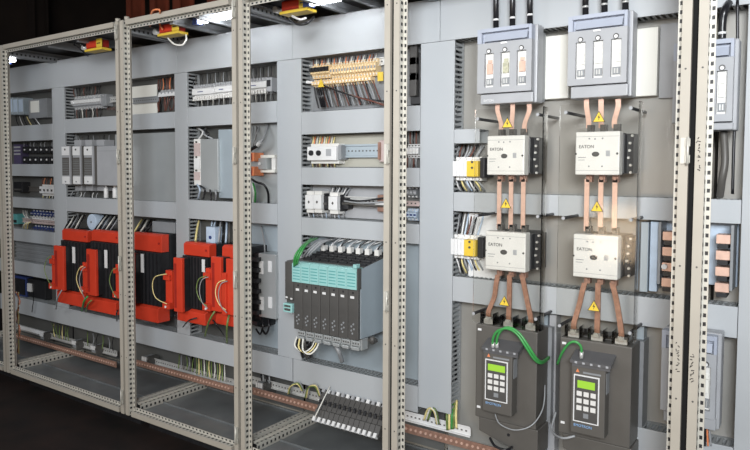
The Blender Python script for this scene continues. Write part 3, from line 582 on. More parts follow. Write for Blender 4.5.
T, x0, x1, z0, z1 = dev('relay_socket', 'beige bracket with a grey relay right of the orange plugs', 'relay', 253, 272.5, 155, 172.5, 2.36)
T.part('bracket', MB().box(x0, x1, 2.375, YB, z0, z0+.014).box(x0, x1, 2.375, YB, z1-.014, z1).box(x0, x0+.01, 2.375, YB, z0+.015, z1-.015), ['cream'])
T.part('relay', bx(x0+.012, x0+(x1-x0)*.68, 2.36, YB, z0+.015, z1-.015), ['plate'], bev=.002)
xx = x0+(x1-x0)*.38; T.part('knob', MB().cyl((xx, 2.36, (z0+z1)/2), (xx, 2.352, (z0+z1)/2), .008, 12), ['white'])
T.part('end_clamp', bx(x1-.03, x1-.004, 2.385, YB, z0+.015, z1-.015), ['offwhite'])
wire([(250, 178, 2.34), (256, 182, 2.33), (264, 185, 2.33), (268, 193, 2.35), (268.5, 204, 2.38)], .006, 'rubber', 'black cable curving down below the orange plugs')
for k in range(4): wire([(249+k*1.3, 183, 2.38), (250+k*1.8, 192, 2.36), (249+k*2, 203, 2.38)], .005, ['teald', 'lgrey', 'white', 'green'][k], ['dark teal', 'grey', 'white', 'green'][k]+' cable in the corner below the orange plugs', 'cables in the corner below the plugs')
single('inner_panel', bx(XP(246, 2.405, 165), XP(277, 2.405, 165), 2.41, 2.415, W(262, 204, 2.405).z, W(262, 124, 2.405).z), ['plate'], 'pale plate behind the orange plugs', 'plate')
# O18 filter box
T, x0, x1, z0, z1 = dev('mains_filter', 'grey metal filter box with four white slots beside the third tall post', 'filter', 258.5, 275.5, 254, 318, 2.33)
T.part('housing', bx(x0, x1, 2.33, YB-.002, z0, z1), ['plate'], bev=.003)
for a, t, b in ((259.8, 261, 274), (268.2, 261, 272), (260.2, 297, 310), (268.4, 297, 308)):
    p, q, r_, s_ = rect(a, a+3.6, t, b, 2.329); T.part('slot', bx(p, q, 2.327, 2.33, r_, s_), ['white'], label='white slot')
T, x0, x1, z0, z1 = dev('heat_sink', 'black finned heat sink left of the grey filter box', 'heat sink', 246, 257, 254, 328, 2.30)
mb = bx(x0+.02, x1, 2.34, YB-.002, z0, z1)
for k in range(7): zz = z0+(z1-z0)*(k+.5)/7; mb.box(x0, x1, 2.30, 2.34, zz-.01, zz+.01)
T.part('finned_body', mb, ['black'])
wire([(261, 226, 2.42), (264, 240, 2.41), (265, 254, 2.38)], .004, 'wgrey', 'thin grey cable running down to the grey filter box')
for k, (a, b) in enumerate(((262, 268), (268, 274))): wire([(a, 318, 2.34), (a+1, 326, 2.32), (b-8, 334, 2.33), (b-12, 329, 2.35)], .005, 'rubber', ['black cable under the left of the filter box', 'black cable under the right of the filter box'][k], 'cables under the filter box')

# ------------------------------------------------------------------ THIRD BAY right column
# O19 long terminal row
single('inner_panel', bx(XP(303, 2.425, 80), XP(419, 2.425, 80), 2.43, 2.435, W(350, 109, 2.425).z, W(350, 54, 2.425).z), ['mid'], 'metal plate behind the long cream terminal row', 'plate')
din_rail(309, 384, 65, 2.41, .035, 'steel mounting rail of the long cream terminal row')
terminals(310, 329, 63.5, 62, 15, 2.385, 6, ['tcream', 'steel', 'black', 'black'], 'cream terminal with a black bridge at the left of the long row', 'cream terminals with black bridges', lever=True, gap=.25)
terminals(329.5, 376, 61.5, 58.5, 17, 2.385, 16, ['tcream', 'steel', 'mid'], 'cream terminal in the long row near the top of the third bay', 'cream terminals of the long row', gap=.30)
terminals(311, 371, 80, 74, 8, 2.395, 19, ['tcream', 'steel', 'offwhite'], 'cream terminal in the second, lower row near the top of the third bay', 'cream terminals of the lower row', gap=.35)
wires(22, (312, 60, 378, 54, 2.42), (312, 66, 376, 60, 2.40), .0028, ['wbrown', 'cream', 'rubber', 'orange'], 'short wire above the long cream terminal row', 'wires above the long cream row', .4)
wires(24, (313, 87, 374, 80, 2.40), (318, 108, 383, 103, 2.40), .0032, ['rubber', 'wgrey', 'dark2', 'wbrown'], 'dark wire slanting down from the long cream terminal row', 'wires below the long cream row', 1.2)
for k in range(5): wire([(320+k, 84+k*.6, 2.37), (335+k*3, 90+k, 2.36), (360+k*3, 98+k*.8, 2.36), (384, 101+k*1.1, 2.37)], .0035, ['rubber', 'rubber', 'dark2', 'wbrown', 'wbrown'][k], 'long dark wire crossing the cream terminal opening, strand %s from the top' % ['one', 'two', 'three', 'four', 'five'][k], 'long wires across the cream row opening')
for k in range(3): wire([(317+k*2.5, 88, 2.37), (319+k*2, 96, 2.36), (322+k*1.5, 107, 2.38)], .0055, 'rubber', 'thick black wire hanging under the yellow warning flag', 'thick black wires under the flag')
p = W(320.5, 84, 2.36); single('warning_flag', MB().prism([(p.x-.018, 2.36, p.z-.014), (p.x+.018, 2.36, p.z-.014), (p.x, 2.36, p.z+.024)], (0, .008, 0)), ['yellow'], 'small yellow triangular flag hung among the black wires of the cream terminal row', 'flag', bev=.002)
T, x0, x1, z0, z1 = dev('cover_flap', 'yellow tag at the right end of the long cream terminal row', 'tag', 377.5, 383, 72, 81, 2.38)
T.part('plate', bx(x0, x1, 2.38, 2.384, z0, z1), ['yellow'])
p = W(307, 82, 2.37); single('screw_cap', MB().cyl((p.x, 2.37, p.z), (p.x, 2.42, p.z), .007, 12), ['white'], 'tiny white round cap at the left of the cream terminal row', 'cap')
# O20
din_rail(312, 390, 151, 2.405, .06, 'wide steel mounting rail right of the white module with two black knobs', 'bluegrey')
T, x0, x1, z0, z1 = dev('timer_module', 'white module with two black knobs in the third bay', 'timer', 307, 336, 146.5, 160.5, 2.36)
T.part('housing', bx(x0, x1, 2.36, YB, z0, z1), ['white'], bev=.003); T.part('end_cover', bx(x1+.001, x1+.018, 2.375, YB, z0+.004, z1+.006), ['mid'])
T.part('terminal_deck', bx(x0+.004, x1-.002, 2.385, YB, z1, z1+.014), ['offwhite']); T.part('terminal_deck', bx(x0+.004, x1-.002, 2.385, YB, z0-.014, z0), ['offwhite'])
for a in (311.5, 319): p = W(a, 153, 2.36); T.part('knob', MB().cyl((p.x, 2.36, p.z), (p.x, 2.352, p.z), .0125, 16), ['black'])
a, b, c, d = rect(326, 331, 149, 156, 2.359); T.part('window', bx(a, b, 2.358, 2.36, c, d), ['lgrey'])
wires(10, (312, 136.5, 336, 136.5, 2.42), (311, 145, 334, 145, 2.395), .003, ['pyellow', 'orange', 'cream'], 'yellow or orange wire above the white two knob module', 'wires above the knob module', .5)
wires(10, (311, 161, 335, 161, 2.395), (312, 168, 336, 168, 2.42), .003, ['pyellow', 'rubber', 'wbrown'], 'thin wire below the white module with two knobs', 'wires below the knob module', .5)
T, x0, x1, z0, z1 = dev('end_clamp', 'pinkish clamp at the right end of the wide steel rail', 'clamp', 379, 386, 140, 162, 2.39); T.part('body', bx(x0, x1, 2.39, YB, z0, z1), ['pink'], bev=.003); T.part('jaw', bx(x0, x0+.01, 2.38, 2.39, z0+.01, z1-.01), ['copperd'])
# O21
din_rail(345, 376, 201, 2.40, .04, 'steel mounting rail right of the small contactors')
din_rail(305, 330, 201, 2.41, .035, 'steel rail behind the pair of small white contactors')
for k, (a, b, t, u) in enumerate(((305, 312.7, 195, 209), (313, 321, 195, 209), (328.3, 337, 196.5, 210))):
    T, x0, x1, z0, z1 = dev('small_contactor', ['small white contactor, left one of the pair in the third bay', 'small white contactor, right one of the pair in the third bay', 'small white contactor on its own with a deep black body'][k], 'contactor', a, b, t, u, 2.35, group='small white contactors')
    T.part('front', bx(x0, x1, 2.35, 2.375, z0, z1), ['white'], bev=.002); T.part('body', bx(x0, x1, 2.375, YB, z0-.008, z1+.008), ['black'], bev=.002)
    T.part('terminal_cover', bx(x0+.002, x1-.002, 2.36, 2.41, z1+.001, z1+.018), ['offwhite']); T.part('terminal_cover', bx(x0+.002, x1-.002, 2.36, 2.41, z0-.018, z0-.001), ['offwhite'])
    xm, zm = (x0+x1)/2, (z0+z1)/2; T.part('indicator', MB().prism([(xm-.006, 2.348, zm), (xm, 2.348, zm+.007), (xm+.006, 2.348, zm), (xm, 2.348, zm-.007)], (0, .002, 0)), ['dark'])
T, x0, x1, z0, z1 = dev('auxiliary_block', 'black block between the pair of white contactors and the single one', 'auxiliary block', 321.5, 327.5, 196, 209, 2.37); T.part('body', bx(x0, x1, 2.37, YB, z0, z1), ['black'], bev=.002); T.part('rib', bx(x0+.004, x1-.004, 2.366, 2.37, z0+.02, z0+.03), ['dark'])
T, x0, x1, z0, z1 = dev('auxiliary_block', 'wide black block right of the single white contactor', 'auxiliary block', 338.5, 348, 197.5, 209, 2.39); T.part('body', bx(x0, x1, 2.39, YB, z0, z1), ['black'], bev=.002); T.part('rib', bx(x0+.004, x1-.004, 2.386, 2.39, z0+.02, z0+.03), ['dark'])
wires(10, (330, 187, 352, 188, 2.42), (329, 196, 345, 197, 2.40), .003, ['wgrey', 'white', 'rubber'], 'thin wire above the single white contactor', 'wires above the single contactor', .6)
wires(9, (306, 211, 345, 212, 2.40), (308, 219, 346, 220, 2.42), .003, ['white', 'wblue', 'wgrey'], 'pale wire below the small white contactors', 'wires below the small contactors', .6)
for k in range(3): wire([(344, 199+k*2, 2.38), (360, 201+k*2, 2.36), (384, 198+k*4, 2.38)], .004, ['rubber', 'wgrey', 'dark2'][k], ['black', 'grey', 'dark grey'][k]+' wire running right from the small contactors', 'wires running right from the contactors')
T, x0, x1, z0, z1 = dev('busbar_clamp', 'pinkish brown busbar clamp beside the fourth post, right of the small contactors', 'clamp', 376, 386, 195, 212, 2.38)
T.part('body', bx(x0, x1, 2.39, YB, z0, z1), ['copperd'], bev=.002); T.part('bar', bx(x0-.005, x1, 2.38, 2.39, (z0+z1)/2-.006, (z0+z1)/2+.006), ['white'])
# slotted inner sheet O22 plate
# ------------------------------------------------------------------ SERVO RACK
YS = 2.17
edges = [293.7, 302.6, 311.3, 320.2, 329.3, 338.5, 347.8, 358.3]
def rk(p, y): q = W(p, y, YS); return q
ztt = (W(294.5, 262.3, YS).z+W(359, 267.7, YS).z)/2; ztb = (W(294, 282.3, YS).z+W(358.5, 288.6, YS).z)/2; zmb = (W(293, 331, YS).z+W(358, 338, YS).z)/2
names = ['leftmost', 'second', 'third', 'middle', 'fifth', 'sixth', 'rightmost']
for i in range(7):
    x0, x1 = XP(edges[i], YS, 290)+.0006, XP(edges[i+1], YS, 290)-.0006
    T = Thing('servo_drive_module', 'charcoal servo drive with teal top cover, %s of seven in the rack' % names[i], 'servo drive', ((x0+x1)/2, YB, zmb), 'seven servo drives in the rack')
    top = ztt+.018
    T.part('housing', MB().prism([(x0, YS+.012, zmb), (x0, YS+.012, ztb-.002), (x0, YS+.03, ztb), (x0, YS+.03, ztt-.005), (x0, YB-.03, ztt+.04), (x0, YB-.03, zmb+.0)], (x1-x0, 0, 0)), ['dark' if i < 6 else 'dark'])
    T.part('front_cover', bx(x0+.0005, x1-.0005, YS, YS+.012, zmb, ztb-.001), ['dark'], bev=.002)
    tc = T.part('top_cover', MB().prism([(x0+.0003, YS-.012, ztb), (x0+.0003, YS-.012, ztt-.01), (x0+.0003, YS, ztt), (x0+.0003, YS+.03, ztt), (x0+.0003, YS+.03, ztb)], (x1-x0-.0006, 0, 0)), ['teal'], label='teal top cover')
    mb = MB()
    for k in range(5): zz = ztb+.012+k*.013; mb.box(x0+.006, x1-.006, YS-.0135, YS-.012, zz, zz+.004)
    T.part('vent_slot', mb, ['teald'], tc); T.part('vent_hole', bx(x0+(x1-x0)*.42, x0+(x1-x0)*.58, YS-.0008, YS-.0001, ztb-.020, ztb-.012), ['black'])
    zz = ztb-.040; T.part('label_plate', bx(x0+(x1-x0)*.25, x0+(x1-x0)*.62, YS-.0015, YS, zz, zz+.010), ['white'], label='small white label')
    mb = MB()
    for j, (dx, dz) in enumerate(((.35, .055), (.55, .065), (.35, .038), (.6, .045), (.45, .026))):
        mb.cyl((x0+(x1-x0)*dx, YS-.0012, zmb+dz), (x0+(x1-x0)*dx, YS+.001, zmb+dz), .0045, 8)
    T.part('symbol', mb, ['mid'])
    mb = MB()
    for k in range(6): yy = YS+.06+k*.03; mb.box(x0+.004, x1-.004, yy, yy+.012, ztt-.005+(yy-YS-.03)/(YB-.03-YS-.03)*.045, ztt+.004+(yy-YS-.03)/(YB-.03-YS-.03)*.045)
    T.part('top_fin', mb, ['black'])
    xm = (x0+x1)/2
    cm = MB().box(xm-.011, xm+.011, YS+.17, YS+.195, ztt+.032, ztt+.058); T.part('connector', cm, ['offwhite'])
    # outgoing cable
    P = [Vector((xm, YS+.18, ztt+.055)), Vector((xm+.01, YS+.185, ztt+.075)), Vector((xm+.045, YS+.22, ztt+.105)), Vector((xm+.075, YB-.01, ztt+.135))]
    single('signal_cable', MB().tube(spline(P), .004, 6), [('rubber', 'wgrey')[i % 2]], '%s cable leaving the top of the %s servo drive' % (('black', 'grey')[i % 2], names[i]), 'cable', 'cables on top of the servo drives')
    P = [Vector((xm-.008, YS+.18, ztt+.055)), Vector((xm, YS+.19, ztt+.07)), Vector((xm+.04, YS+.23, ztt+.09)), Vector((xm+.09, YB-.01, ztt+.12))]
    single('signal_cable', MB().tube(spline(P), .003, 6), ['white'], 'thin white cable leaving the top of the %s servo drive' % names[i], 'cable', 'thin white cables on the servo drives')
    # bottom connector
    zq = zmb-.002; bb = MB().box(x0+.002, x1-.002, YS+.03, YS+.075, zq-.048, zq).box(x0+.004, x1-.004, YS+.02, YS+.03, zq-.030, zq-.008).box(x0+.008, x1-.006, YS+.012, YS+.03, zq-.046, zq-.032)
    bo = T.part('motor_connector', bb, ['plate'], label='grey connector under the drive', bev=.002)
    mb = MB()
    for k in range(3): xx = x0+(x1-x0)*(.25+.25*k); mb.cyl((xx, YS+.0195, zq-.019), (xx, YS+.021, zq-.019), .004, 8)
    T.part('screw', mb, ['dark'], bo)
xs0, xs1 = XP(358.3, YS, 290), XP(358.3, YS, 290)+.004
T = Thing('rack_side_panel', 'smooth blue grey metal side panel right of the seven servo drives', 'side panel', (xs1, YB, zmb))
T.part('panel', MB().prism([(xs0, YS+.014, zmb+.004), (xs0, YS+.014, ztt-.006), (xs0, YB-.004, ztt+.036), (xs0, YB-.004, zmb+.004)], (.004, 0, 0)), ['bluegrey'])
T.part('edge_trim', MB().box(xs0, xs0+.006, YS-.01, YS+.013, ztb+.002, ztt), ['dark'])
p = (xs0-.004, YS-.012, ztt); T.part('corner_clip', bx(p[0]-.012, p[0]+.006, YS-.018, YS+.01, ztt+.001, ztt+.018), ['teal'], label='teal corner clip', bev=.003)
single('motor_cable_clamp', MB().cyl((xs0+.03, YS+.06, zmb-.02), (xs0+.03, YS+.06, zmb+.01), .011, 12).box(xs0-.0, xs0+.04, YS+.07, YS+.085, zmb-.018, zmb-.004), ['dark'], 'dark round clamp at the lower right corner of the servo rack', 'clamp')
# control unit left
x0, x1 = XP(285, YS, 290), XP(293.4, YS, 290)-.001; zc0, zc1 = W(289, 312, YS).z, W(289, 261, YS).z
T = Thing('rack_control_unit', 'narrow charcoal control unit with teal port, left end of the servo rack', 'control unit', ((x0+x1)/2, YB, zc0))
T.part('housing', bx(x0, x1, YS+.01, YB-.03, zc0+.02, zc1), ['dark'], bev=.003); T.part('front', bx(x0, x1, YS, YS+.01, zc0+.055, zc1-.004), ['dark'], bev=.002)
lo = T.part('port_block', bx(x0-.002, x1, YS-.01, YS+.01, zc0, zc0+.040), ['teal'], label='teal port block', bev=.002); T.part('port', bx(x0+.006, x1-.008, YS-.0115, YS-.01, zc0+.008, zc0+.018), ['dark'], lo); T.part('port', bx(x0+.006, x1-.008, YS-.0115, YS-.01, zc0+.024, zc0+.033), ['dark'], lo)
T.part('label_plate', bx(x0+.004, x0+.016, YS-.0015, YS, zc0+.052+.01, zc0+.052+.017), ['white']); T.part('label_plate', bx(x1-.016, x1-.005, YS-.0015, YS, zc0+.052+.006, zc0+.052+.013), ['white'])
# green cables at the rack
for k in range(3): wire([(294+k*1.5, 266-k, 2.15), (295+k*2.2, 256, 2.13), (302+k*2.5, 246-k, 2.18), (312+k*3, 238, 2.36)], .0045, 'green', 'bright green cable arching over the left end of the servo rack, %s of three' % ['lowest', 'middle', 'highest'][k], 'green cables of the servo rack')
for k in range(3): wire([(303+k*3, 258-k, 2.26), (308+k*3, 250, 2.25), (318+k*3, 242, 2.3), (328+k*4, 239, 2.40)], .005, ['wgrey', 'lgrey', 'wgrey'][k], 'thick grey cable beside the green ones over the servo rack, %s of three' % ['left', 'middle', 'right'][k], 'thick grey cables of the servo rack')
for k in range(5): wire([(297+k*1.6, 337, 2.19), (295+k*2, 346+k, 2.16), (304+k*1.5, 352+k*.5, 2.16), (312+k*1.3, 347, 2.18), (316+k, 337, 2.22)], .0042, ['cream', 'rubber', 'pyellow', 'rubber', 'cream'][k], '%s wire looping under the left of the servo rack, %s from outside' % (['cream', 'black', 'pale yellow', 'black', 'cream'][k], ['first', 'second', 'third', 'fourth', 'fifth'][k]), 'wire loops under the servo rack')
for k in range(3): wire([(299+k*5, 338, 2.20), (300+k*5, 346, 2.20), (303+k*4, 357, 2.25)], .008, ['rubber', 'dark2', 'rubber'][k], 'thick black cable dropping under the servo rack, %s' % ['left one', 'middle one', 'right one'][k], 'thick black cables under the rack')
wire([(336, 346, 2.24), (339, 352, 2.24), (342, 361, 2.29)], .010, 'wgrey', 'thick grey cable dropping from the middle of the servo rack')

# ------------------------------------------------------------------ column left of widest duct (px 405-419)
T, x0, x1, z0, z1 = dev('surge_arrester', 'tall black device beside the fourth tall post near the top', 'surge arrester', 408, 417.5, 52, 104, 2.38)
T.part('housing', bx(x0, x1, 2.40, YB-.012, z0, z1), ['black'], bev=.003)
for k in range(3): zz = z0+(z1-z0)*(.15+.3*k); T.part('cartridge', bx(x0+.006, x1-.006, 2.38, 2.40, zz, zz+.10), ['dark'], bev=.003)
terminals(406, 418.5, 144, 144, 14, 2.37, 4, ['white', 'dark', 'offwhite'], 'white terminal right of the fourth tall post with dark wires above and below', 'white terminals right of the fourth post')
wires(4, (406, 131, 418, 131, 2.41), (406, 144, 418, 144, 2.40), .004, ['rubber', 'wbrown'], 'dark wire above the white terminals right of the fourth post', 'wires above those white terminals', .4)
wires(4, (406, 158, 418, 158, 2.40), (406, 168, 418, 168, 2.42), .004, ['wbrown', 'wgrey'], 'brown or grey wire below the white terminals right of the fourth post', 'wires below those white terminals', .4)
terminals(405.5, 416.5, 187, 187, 11, 2.39, 3, ['mid', 'steel', 'lgrey'], 'grey terminal above the blue ones right of the fourth tall post', 'grey terminals above the blue ones')
terminals(405.5, 416.5, 209, 209, 12, 2.38, 3, ['wblue', 'steel', 'blue'], 'light blue terminal right of the fourth tall post', 'light blue terminals right of the fourth post')
din_rail(404, 419, 203.5, 2.39, .022, 'pale pink rail between grey and blue terminals right of the fourth post', 'pink')
single('inner_panel', bx(VX[3][1]+.004, XP(419, 2.405, 300), 2.415, 2.42, S(.2215)+.003, S(.0775)-.003), ['bluegrey'], 'plain blue grey plate behind the servo rack, left of the widest vertical duct', 'plate')
for (sa, sb, m_, lb) in ((-.037, .0005, 'cplate', 'beige grey plate behind the white module with two black knobs'), (.020, .0575, 'lgrey', 'pale plate behind the small white contactors')):
    single('inner_panel', bx(VX[3][1]+.004, XP(404, 2.425, 300), 2.43, 2.436, S(sb)+.003, S(sa)-.003), [m_], lb, 'plate')
single('inner_panel', bx(VX[2][1]+.36, VX[3][0]-.003, 2.43, 2.436, S(.2215)+.003, S(.068)-.003), ['bluegrey'], 'pale plate behind the grey filter box with four white slots', 'plate')

# ------------------------------------------------------------------ FOURTH BAY relays
def relay(label, wp0, wp1, yp1, bp1, yt, yb):
    T, x0, x1, z0, z1 = dev('safety_relay', label, 'safety relay', wp0, wp1, yt, yb, 2.34, group='yellow and white safety relays')
    y1 = XP(yp1, 2.34, yt); b1 = XP(bp1, 2.37, yt)
    n = 4
    wd = (x1-x0)/n
    for i in range(n): T.part('contact_module', bx(x0+i*wd, x0+(i+1)*wd-.001, 2.34, YB, z0, z1), ['white'], bev=.0015)
    yy = T.part('relay_front', bx(x1, y1, 2.335, YB, z0, z1), ['yellow'], label='yellow front', bev=.002)
    for k in range(2): T.part('symbol', MB().cyl(((x1+y1)/2, 2.335, z0+.035+.022*k), ((x1+y1)/2, 2.333, z0+.035+.022*k), .005, 8), ['dark'], yy)
    T.part('coil_body', bx(y1+.001, max(b1, y1+.02), 2.35, YB, z0-.004, z1+.012), ['black'], bev=.002)
    T.part('terminal_deck', bx(x0, y1, 2.37, 2.42, z1, z1+.016), ['offwhite']); T.part('terminal_deck', bx(x0, y1, 2.37, 2.42, z0-.016, z0), ['offwhite'])
    for k in range(4):
        xx = x0+(y1-x0)*(k+.5)/4; [T.part('clamp_screw', MB().cyl((xx, 2.36, zq), (xx, 2.37, zq), .006, 8), ['white']) for zq in (z1+.01, z0-.01)]
relay('white relay with yellow front, upper one beside the top big contactor', 452.5, 467, 478.5, 484, 161, 176.5)
relay('white relay with yellow front, lower one beside the second big contactor', 450.5, 464.3, 476, 485, 239, 255)
for nm, ya, yb_, yc_, yd in (('upper', 145, 158, 180, 191), ('lower', 212, 236, 258, 273)):
    wires(9, (458, ya, 486, ya, 2.42), (455, yb_, 478, yb_, 2.39), .0036, ['wgrey', 'rubber', 'white', 'wblue', 'wbrown'] if nm == 'lower' else ['wgrey', 'wbrown', 'rubber', 'lgrey'], 'thin wire above the %s yellow and white relay' % nm, 'wires above the %s relay' % nm, 1.2)
    wires(9, (455, yc_, 478, yc_, 2.39), (459, yd, 486, yd, 2.42), .0036, ['white', 'rubber', 'pyellow', 'wgrey', 'wblue'], 'thin wire below the %s yellow and white relay' % nm, 'wires below the %s relay' % nm, 1.2)
single('wall_sheet', bx(XP(468, 2.40, 255), XP(500, 2.40, 255), 2.405, 2.41, SZ(.105, 2.405, 480), SZ(.044, 2.405, 480)), ['white'], 'white sheet behind the lower left big contactor', 'sheet')

# ------------------------------------------------------------------ fuse switch disconnectors
def disconnector(label, px0, px1, yt, yb, body_b, slots=3, mats=('lgrey', 'mid'), bodyr=None):
    Yd = 2.25
    x0, x1, z0, z1 = rect(px0, px1, yt, yb, Yd); zb = W((px0+px1)/2, body_b, Yd+.03).z
    T = Thing('fuse_switch_disconnector', label, 'fuse switch', ((x0+x1)/2, 2.41, zb), 'grey fuse switch disconnectors')
    w_, h = x1-x0, z1-z0
    T.part('base', bx(x0+.004, x1+.010, Yd+.03, 2.34, zb, z1+.004), ['lgrey'], bev=.004); T.part('rear_mount', bx(x0+.02, x1-.004, 2.34, 2.40, zb+.01, z1-.01), ['mid'])
    # cover frame with windows
    mb = MB(); wz0, wz1 = z0+h*.09, z0+h*.62
    cw = w_/slots
    mb.box(x0, x1, Yd, Yd+.03, z0, wz0); mb.box(x0, x1, Yd, Yd+.03, wz1, z0+h*.78)
    ww = cw*.52
    xs = [x0+.07*w_+ (w_*.90)*(i+.5)/slots for i in range(slots)] if slots > 1 else [x0+w_*.5]
    prev = x0
    for xc in xs: mb.box(prev, xc-ww/2, Yd, Yd+.03, wz0, wz1); prev = xc+ww/2
    mb.box(prev, x1, Yd, Yd+.03, wz0, wz1)
    cov = T.part('cover', mb, ['lgrey'])
    # handle recess
    mb = MB(); mb.box(x0, x1, Yd+.014, Yd+.03, z0+h*.78, z1).box(x0, x0+w_*.08, Yd-.002, Yd+.014, z0+h*.78, z1).box(x1-w_*.05, x1, Yd-.002, Yd+.014, z0+h*.78, z1).box(x0+w_*.08, x1-w_*.05, Yd-.006, Yd+.014, z1-h*.055, z1).prism([(x0+w_*.14, Yd-.006, z0+h*.80), (x0+w_*.14, Yd+.004, z0+h*.905), (x0+w_*.14, Yd+.014, z0+h*.905), (x0+w_*.14, Yd+.014, z0+h*.80)], (w_*.78, 0, 0))
    T.part('handle', mb, ['handle'], cov, 'bluish pull handle')
    for i, xc in enumerate(xs):
        fr = T.part('fuse_window', bx(xc-ww/2+.001, xc+ww/2-.001, Yd+.012, Yd+.018, wz0+.001, wz1-.001), ['offwhite'])
        mb = MB().box(xc-ww*.30, xc+ww*.30, Yd+.006, Yd+.012, z0+h*.30, z0+h*.46).box(xc-ww*.2, xc+ww*.24, Yd+.007, Yd+.012, z0+h*.47, z0+h*.52)
        T.part('fuse_print', mb, [('fprint' if i % 2 else 'copper') if px0 < 500 else 'cream'], fr)
        mb = MB().box(xc-ww*.36, xc+ww*.36, Yd+.008, Yd+.012, wz0+.008, wz0+h*.14)
        for k in range(2): mb.cm = 1; mb.box(xc-ww*.20+k*ww*.26, xc-ww*.06+k*ww*.26, Yd+.005, Yd+.008, wz0+.012, wz0+h*.12)
        T.part('contact_clip', mb, ['mid', 'steel'], fr)
        T.part('test_point', MB().cyl((xc, Yd-.003, z0+h*.655), (xc, Yd, z0+h*.655), .009, 14), ['dark'], cov)
        T.part('test_point', MB().cyl((xc, Yd-.004, z0+h*.65), (xc, Yd-.003, z0+h*.65), .006, 14), ['white'], cov)
    T.part('clip', bx((x0+x1)/2-.012, (x0+x1)/2+.012, Yd-.004, Yd, z0+h*.745, z0+h*.775), ['white'], cov)
    T.part('terminal_cover', bx(x0+.008, x1+.002, Yd+.012, Yd+.03, zb+.001, z0-.003), ['lgrey'], bev=.003)
    return T, x0, x1, z0, z1, zb
T, x0, x1, z0, z1, zb = disconnector('grey three pole fuse switch with three windows, left of the two at the top', 477.5, 531.5, 27, 92, 104)
text('EATON', x0+.022, 2.2605, zb+.010, .012, 'white', T)
disconnector('grey three pole fuse switch with three windows, right of the two at the top', 568, 627, 13.5, 84, 98)
disconnector('grey fuse switch at the top right, mostly hidden by the beige posts', 673, 733, 41, 122, 131)
disconnector('white fuse switch at the bottom right, half hidden behind the beige posts', 661, 716, 333, 415, 424, mats=('white', 'mid'))
for k, (a, b, lb) in enumerate(((500, 569, 'cream insulating block behind the left top fuse switch'), (600, 657.5, 'cream insulating block behind the right top fuse switch'))):
    x0, x1, z0, z1 = rect(a, b, 30 if k else 38, 97 if k else 100, 2.405)
    single('insulating_block', bx(x0, x1, 2.402, YB-.001, z0, z1), ['cream'], lb, 'insulating block', 'cream insulating blocks', bev=.002)
x0, x1, z0, z1 = rect(657.5, 690, 22, 97, 2.41); single('insulating_block', bx(x0+.004, x1, 2.425, YB-.001, z0, z1), ['lgrey'], 'light grey flat block left of the mostly hidden fuse switch', 'insulating block')
# cables into disconnectors
for k, (a, yb_) in enumerate(((496, 27), (512.5, 25), (530, 22))):
    T = Thing('power_cable', ['thick black supply cable, leftmost above the left fuse switch', 'thick black supply cable, middle one above the left fuse switch', 'thick black supply cable, rightmost above the left fuse switch'][k], 'cable', W(a, yb_, 2.30), 'supply cables of the left fuse switch')
    T.part('sheath', MB().tube([W(a-.5, -30, 2.30), W(a, -5, 2.30), W(a, yb_+3, 2.30)], .0105, 10), ['rubber']); T.part('ring', MB().tube([W(a, yb_-8, 2.30), W(a, yb_-6, 2.30)], .0112, 12), ['white'], label='white marker ring')
for k, (a, yb_) in enumerate(((585.5, 13), (604.5, 10.5), (625.5, 8))):
    T = Thing('power_cable', ['thick black supply cable, leftmost above the right fuse switch', 'thick black supply cable, middle one above the right fuse switch', 'thick black supply cable, rightmost above the right fuse switch'][k], 'cable', W(a, yb_, 2.30), 'supply cables of the right fuse switch')
    T.part('sheath', MB().tube([W(a-.5, -30, 2.30), W(a, -10, 2.30), W(a, yb_+3, 2.30)], .0105, 10), ['rubber']); T.part('ring', MB().tube([W(a, yb_-7, 2.30), W(a, yb_-5, 2.30)], .0112, 12), ['steel'], label='steel ring')
T = Thing('power_cable', 'thick black cable bending into the mostly hidden fuse switch at the top right', 'cable', W(722, 37, 2.30))
T.part('sheath', MB().tube(spline([W(729, 3, 2.33), W(725, 10, 2.30), W(722.5, 22, 2.30), W(722, 40, 2.30)]), .0115, 10), ['rubber']); T.part('ring', MB().tube([W(722, 32, 2.30), W(722, 34.5, 2.30)], .0122, 12), ['white'])
wire([(737.5, 0, 2.31), (737.3, 60, 2.31), (734, 140, 2.31), (732.5, 194, 2.31)], .005, 'rubber', 'long thin black cable running down right of the top right fuse switch')
wire([(723.5, 128, 2.33), (725, 160, 2.31), (722, 180, 2.31), (720, 196, 2.34)], .012, 'dark2', 'thick dark cable leaving the bottom of the top right fuse switch')

